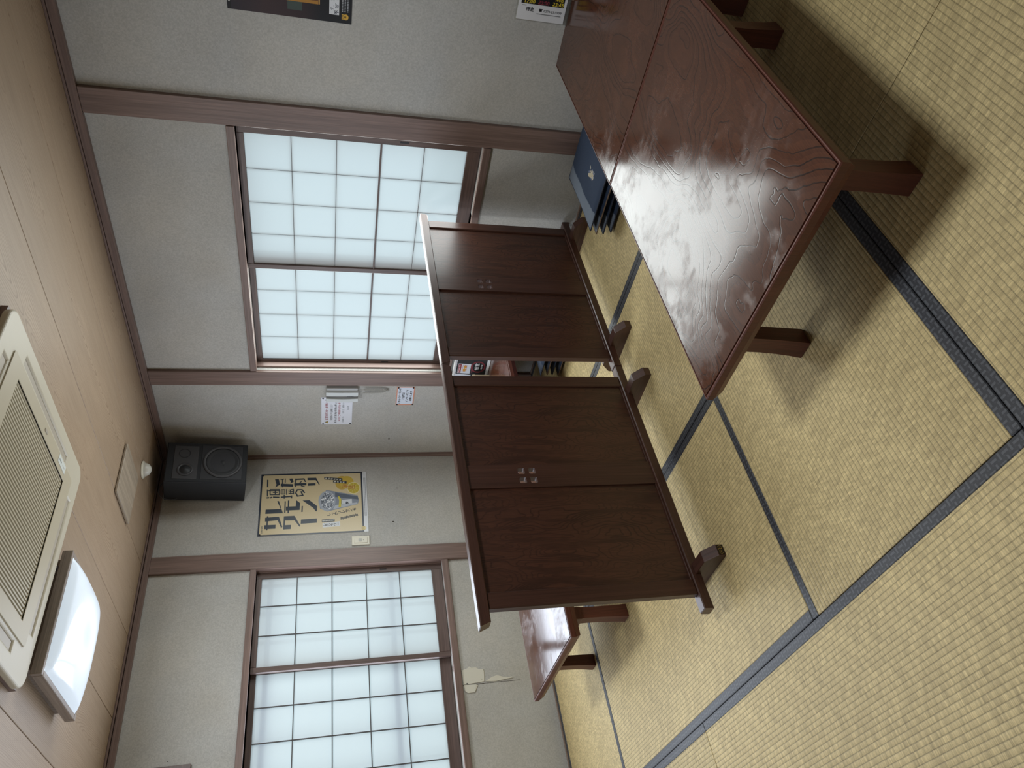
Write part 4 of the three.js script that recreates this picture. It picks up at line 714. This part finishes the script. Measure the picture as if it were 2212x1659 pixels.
// ---------------------------------------------------------------- table-top menus by the right wall
{
  const t = canvasTex(640, 900, (c, W, H) => {                          // drawn upright for its reader; the card stands on its side
    c.fillStyle = '#d8d9dc'; c.fillRect(0, 0, W, H);
    c.fillStyle = '#11161c'; c.fillRect(34, 60, W - 68, 640); c.fillStyle = '#7d2a30'; c.beginPath(); c.ellipse(150, 560, 60, 40, 0, 0, 7); c.fill();
    c.fillStyle = '#c9cbd0'; c.fillRect(210, 470, 190, 100);
    const yel = '#d6bf3c'; c.fillStyle = yel; c.font = 'bold 62px sans-serif'; c.fillText('17:00', 62, 690); c.fillText('23:45', 448, 690); c.fillStyle = '#8e3442'; c.fillText('23:00', 254, 690);
    line(c, '開店', 92, 576, 54, yel, 7); line(c, '閉店', 478, 576, 54, yel, 7); line(c, 'ラストオーダー', 258, 604, 22, '#8e3442', 3);
    line(c, '悟空', 112, 738, 50, '#1c2026', 8); c.fillStyle = '#1c2026'; c.font = 'bold 40px sans-serif'; c.fillText('0270-23-5959', 348, 782); c.fillRect(290, 756, 36, 24); c.fillRect(282, 746, 52, 10); c.clearRect(301, 762, 13, 12); for (let k = 0; k < 5; k++) c.fillRect(56 + k * 11, 716, 7, 10); for (let k = 0; k < 30; k++) c.fillRect(262 + k * 11, 806, 8, 10);
  });
  // the card's reading direction points down the wall, its head towards the camera's right
  const o = thing('menu_card', 'white and black opening-hours card in a clear stand against the right wall', 'card', [XA - 0.014, HT, 0.746], 0);
  part('print', (() => { const g = new THREE.PlaneGeometry(0.218, 0.306), m = new THREE.Matrix4().makeBasis(V(0, -1, 0), V(0, 0, 1), V(-1, 0, 0)); return g.applyMatrix4(m).translate(-0.0022, 0.126, 0); })(), printed('hours_card', t, 0.3), o);
  part('card', cbox([-0.0016, 0.017, -0.153], [0.0006, 0.235, 0.153], 0.0004), plain('card_edge', 0.7, 0.7, 0.7, 0.5), o);
  const clear = new THREE.MeshPhysicalMaterial({ name: 'clear_acrylic', color: rgb(0.95, 0.97, 0.96), roughness: 0.05, transmission: 1, thickness: 0.002, ior: 1.49 });
  part('acrylic_stand', merge([cbox([0.0012, 0.002, -0.158], [0.0036, 0.24, 0.158], 0.0005), cbox([-0.010, 0.0005, -0.158], [0.0036, 0.0026, 0.158], 0.0005)]), clear, o);
  const b = thing('menu_holder', 'black menu holder with a wooden lip in front of the opening-hours card', 'holder', [XA - 0.045, HT, 0.845], 0);
  part('black_board', cbox([-0.006, 0.014, -0.125], [0.006, 0.090, 0.125], 0.002), matBlackPlastic, b);
  part('wooden_lip', cbox([-0.014, 0.001, -0.132], [0.014, 0.0145, 0.132], 0.002, 2), wood('lip_wood', 0.40, 0.28, 0.2, 0.5), b);
}
// menu stand on the table behind the partitions
{
  const t = canvasTex(700, 480, (c, W, H) => {
    c.fillStyle = '#d7dbe2'; c.fillRect(0, 0, W, H); c.fillStyle = '#15171d'; c.fillRect(16, 16, W - 32, H - 32);
    c.fillStyle = '#cdd2db'; c.beginPath(); c.moveTo(16, 16); c.lineTo(250, 16); c.lineTo(236, 250); c.lineTo(40, 262); c.fill(); c.fillStyle = '#b9c3d3'; c.fillRect(16, 262, 180, 200); c.fillStyle = '#3d3b38'; c.beginPath(); c.moveTo(196, 250); c.lineTo(60, 400); c.lineTo(90, 420); c.lineTo(196, 320); c.fill();
    c.fillStyle = '#cdd2db'; c.fillRect(262, 40, 190, 190); c.fillStyle = '#862f38'; c.fillRect(270, 44, 174, 46); c.strokeStyle = '#dfd6d6'; line(c, '######', 286, 54, 22, '#e2d5d5', 3); c.fillStyle = '#c98f3a'; c.beginPath(); c.ellipse(330, 140, 30, 24, 0, 0, 7); c.ellipse(392, 146, 30, 24, 0, 0, 7); c.fill(); c.strokeStyle = '#a45555'; c.lineWidth = 4; c.strokeRect(296, 110, 128, 60);
    c.strokeStyle = '#7c2f39'; c.lineWidth = 22; c.beginPath(); c.arc(400, 340, 100, 0, 7); c.stroke(); line(c, '悟空', 340, 290, 64, '#e6e9ee', 10); line(c, '###', 360, 380, 30, '#e6e9ee', 4); line(c, '#####', 280, 246, 26, '#8c3a44', 4);
  });
  const o = thing('menu_stand', 'white-framed photo menu leaning on the table behind the partitions', 'menu', [2.528, HT + 0.001, -1.615], -Math.PI / 2);
  o.rotation.set(-0.06, -Math.PI / 2, 0, 'YXZ');
  part('frame', merge([cbox([-0.175, 0, -0.006], [0.175, 0.012, 0.006], 0.001), cbox([-0.175, 0.222, -0.006], [0.175, 0.234, 0.006], 0.001), cbox([-0.175, 0.012, -0.006], [-0.165, 0.222, 0.006], 0.001), cbox([0.165, 0.012, -0.006], [0.175, 0.222, 0.006], 0.001)]), matWhite, o);
  part('print', planeXYZ(V(-0.165, 0.012, 0.001), V(1, 0, 0), V(0, 1, 0), 0.33, 0.21), printed('photo_menu', t, 0.35), o);
  part('back_board', cbox([-0.165, 0.012, -0.004], [0.165, 0.222, 0], 0.001), matBlackPlastic, o);
  const b = thing('menu_box', 'small beige box in front of the photo menu behind the partitions', 'box', [2.470, HT + 0.0005, -1.66], -Math.PI / 2);
  part('box_body', cbox([-0.05, 0, -0.012], [0.05, 0.112, 0.012], 0.002), plain('beige_card', 0.55, 0.45, 0.30, 0.7), b);
  part('box_lid', cbox([-0.051, 0.098, -0.013], [0.051, 0.114, 0.013], 0.001), plain('beige_lid', 0.62, 0.52, 0.36, 0.7), b);
}
renderer.render(scene, camera);
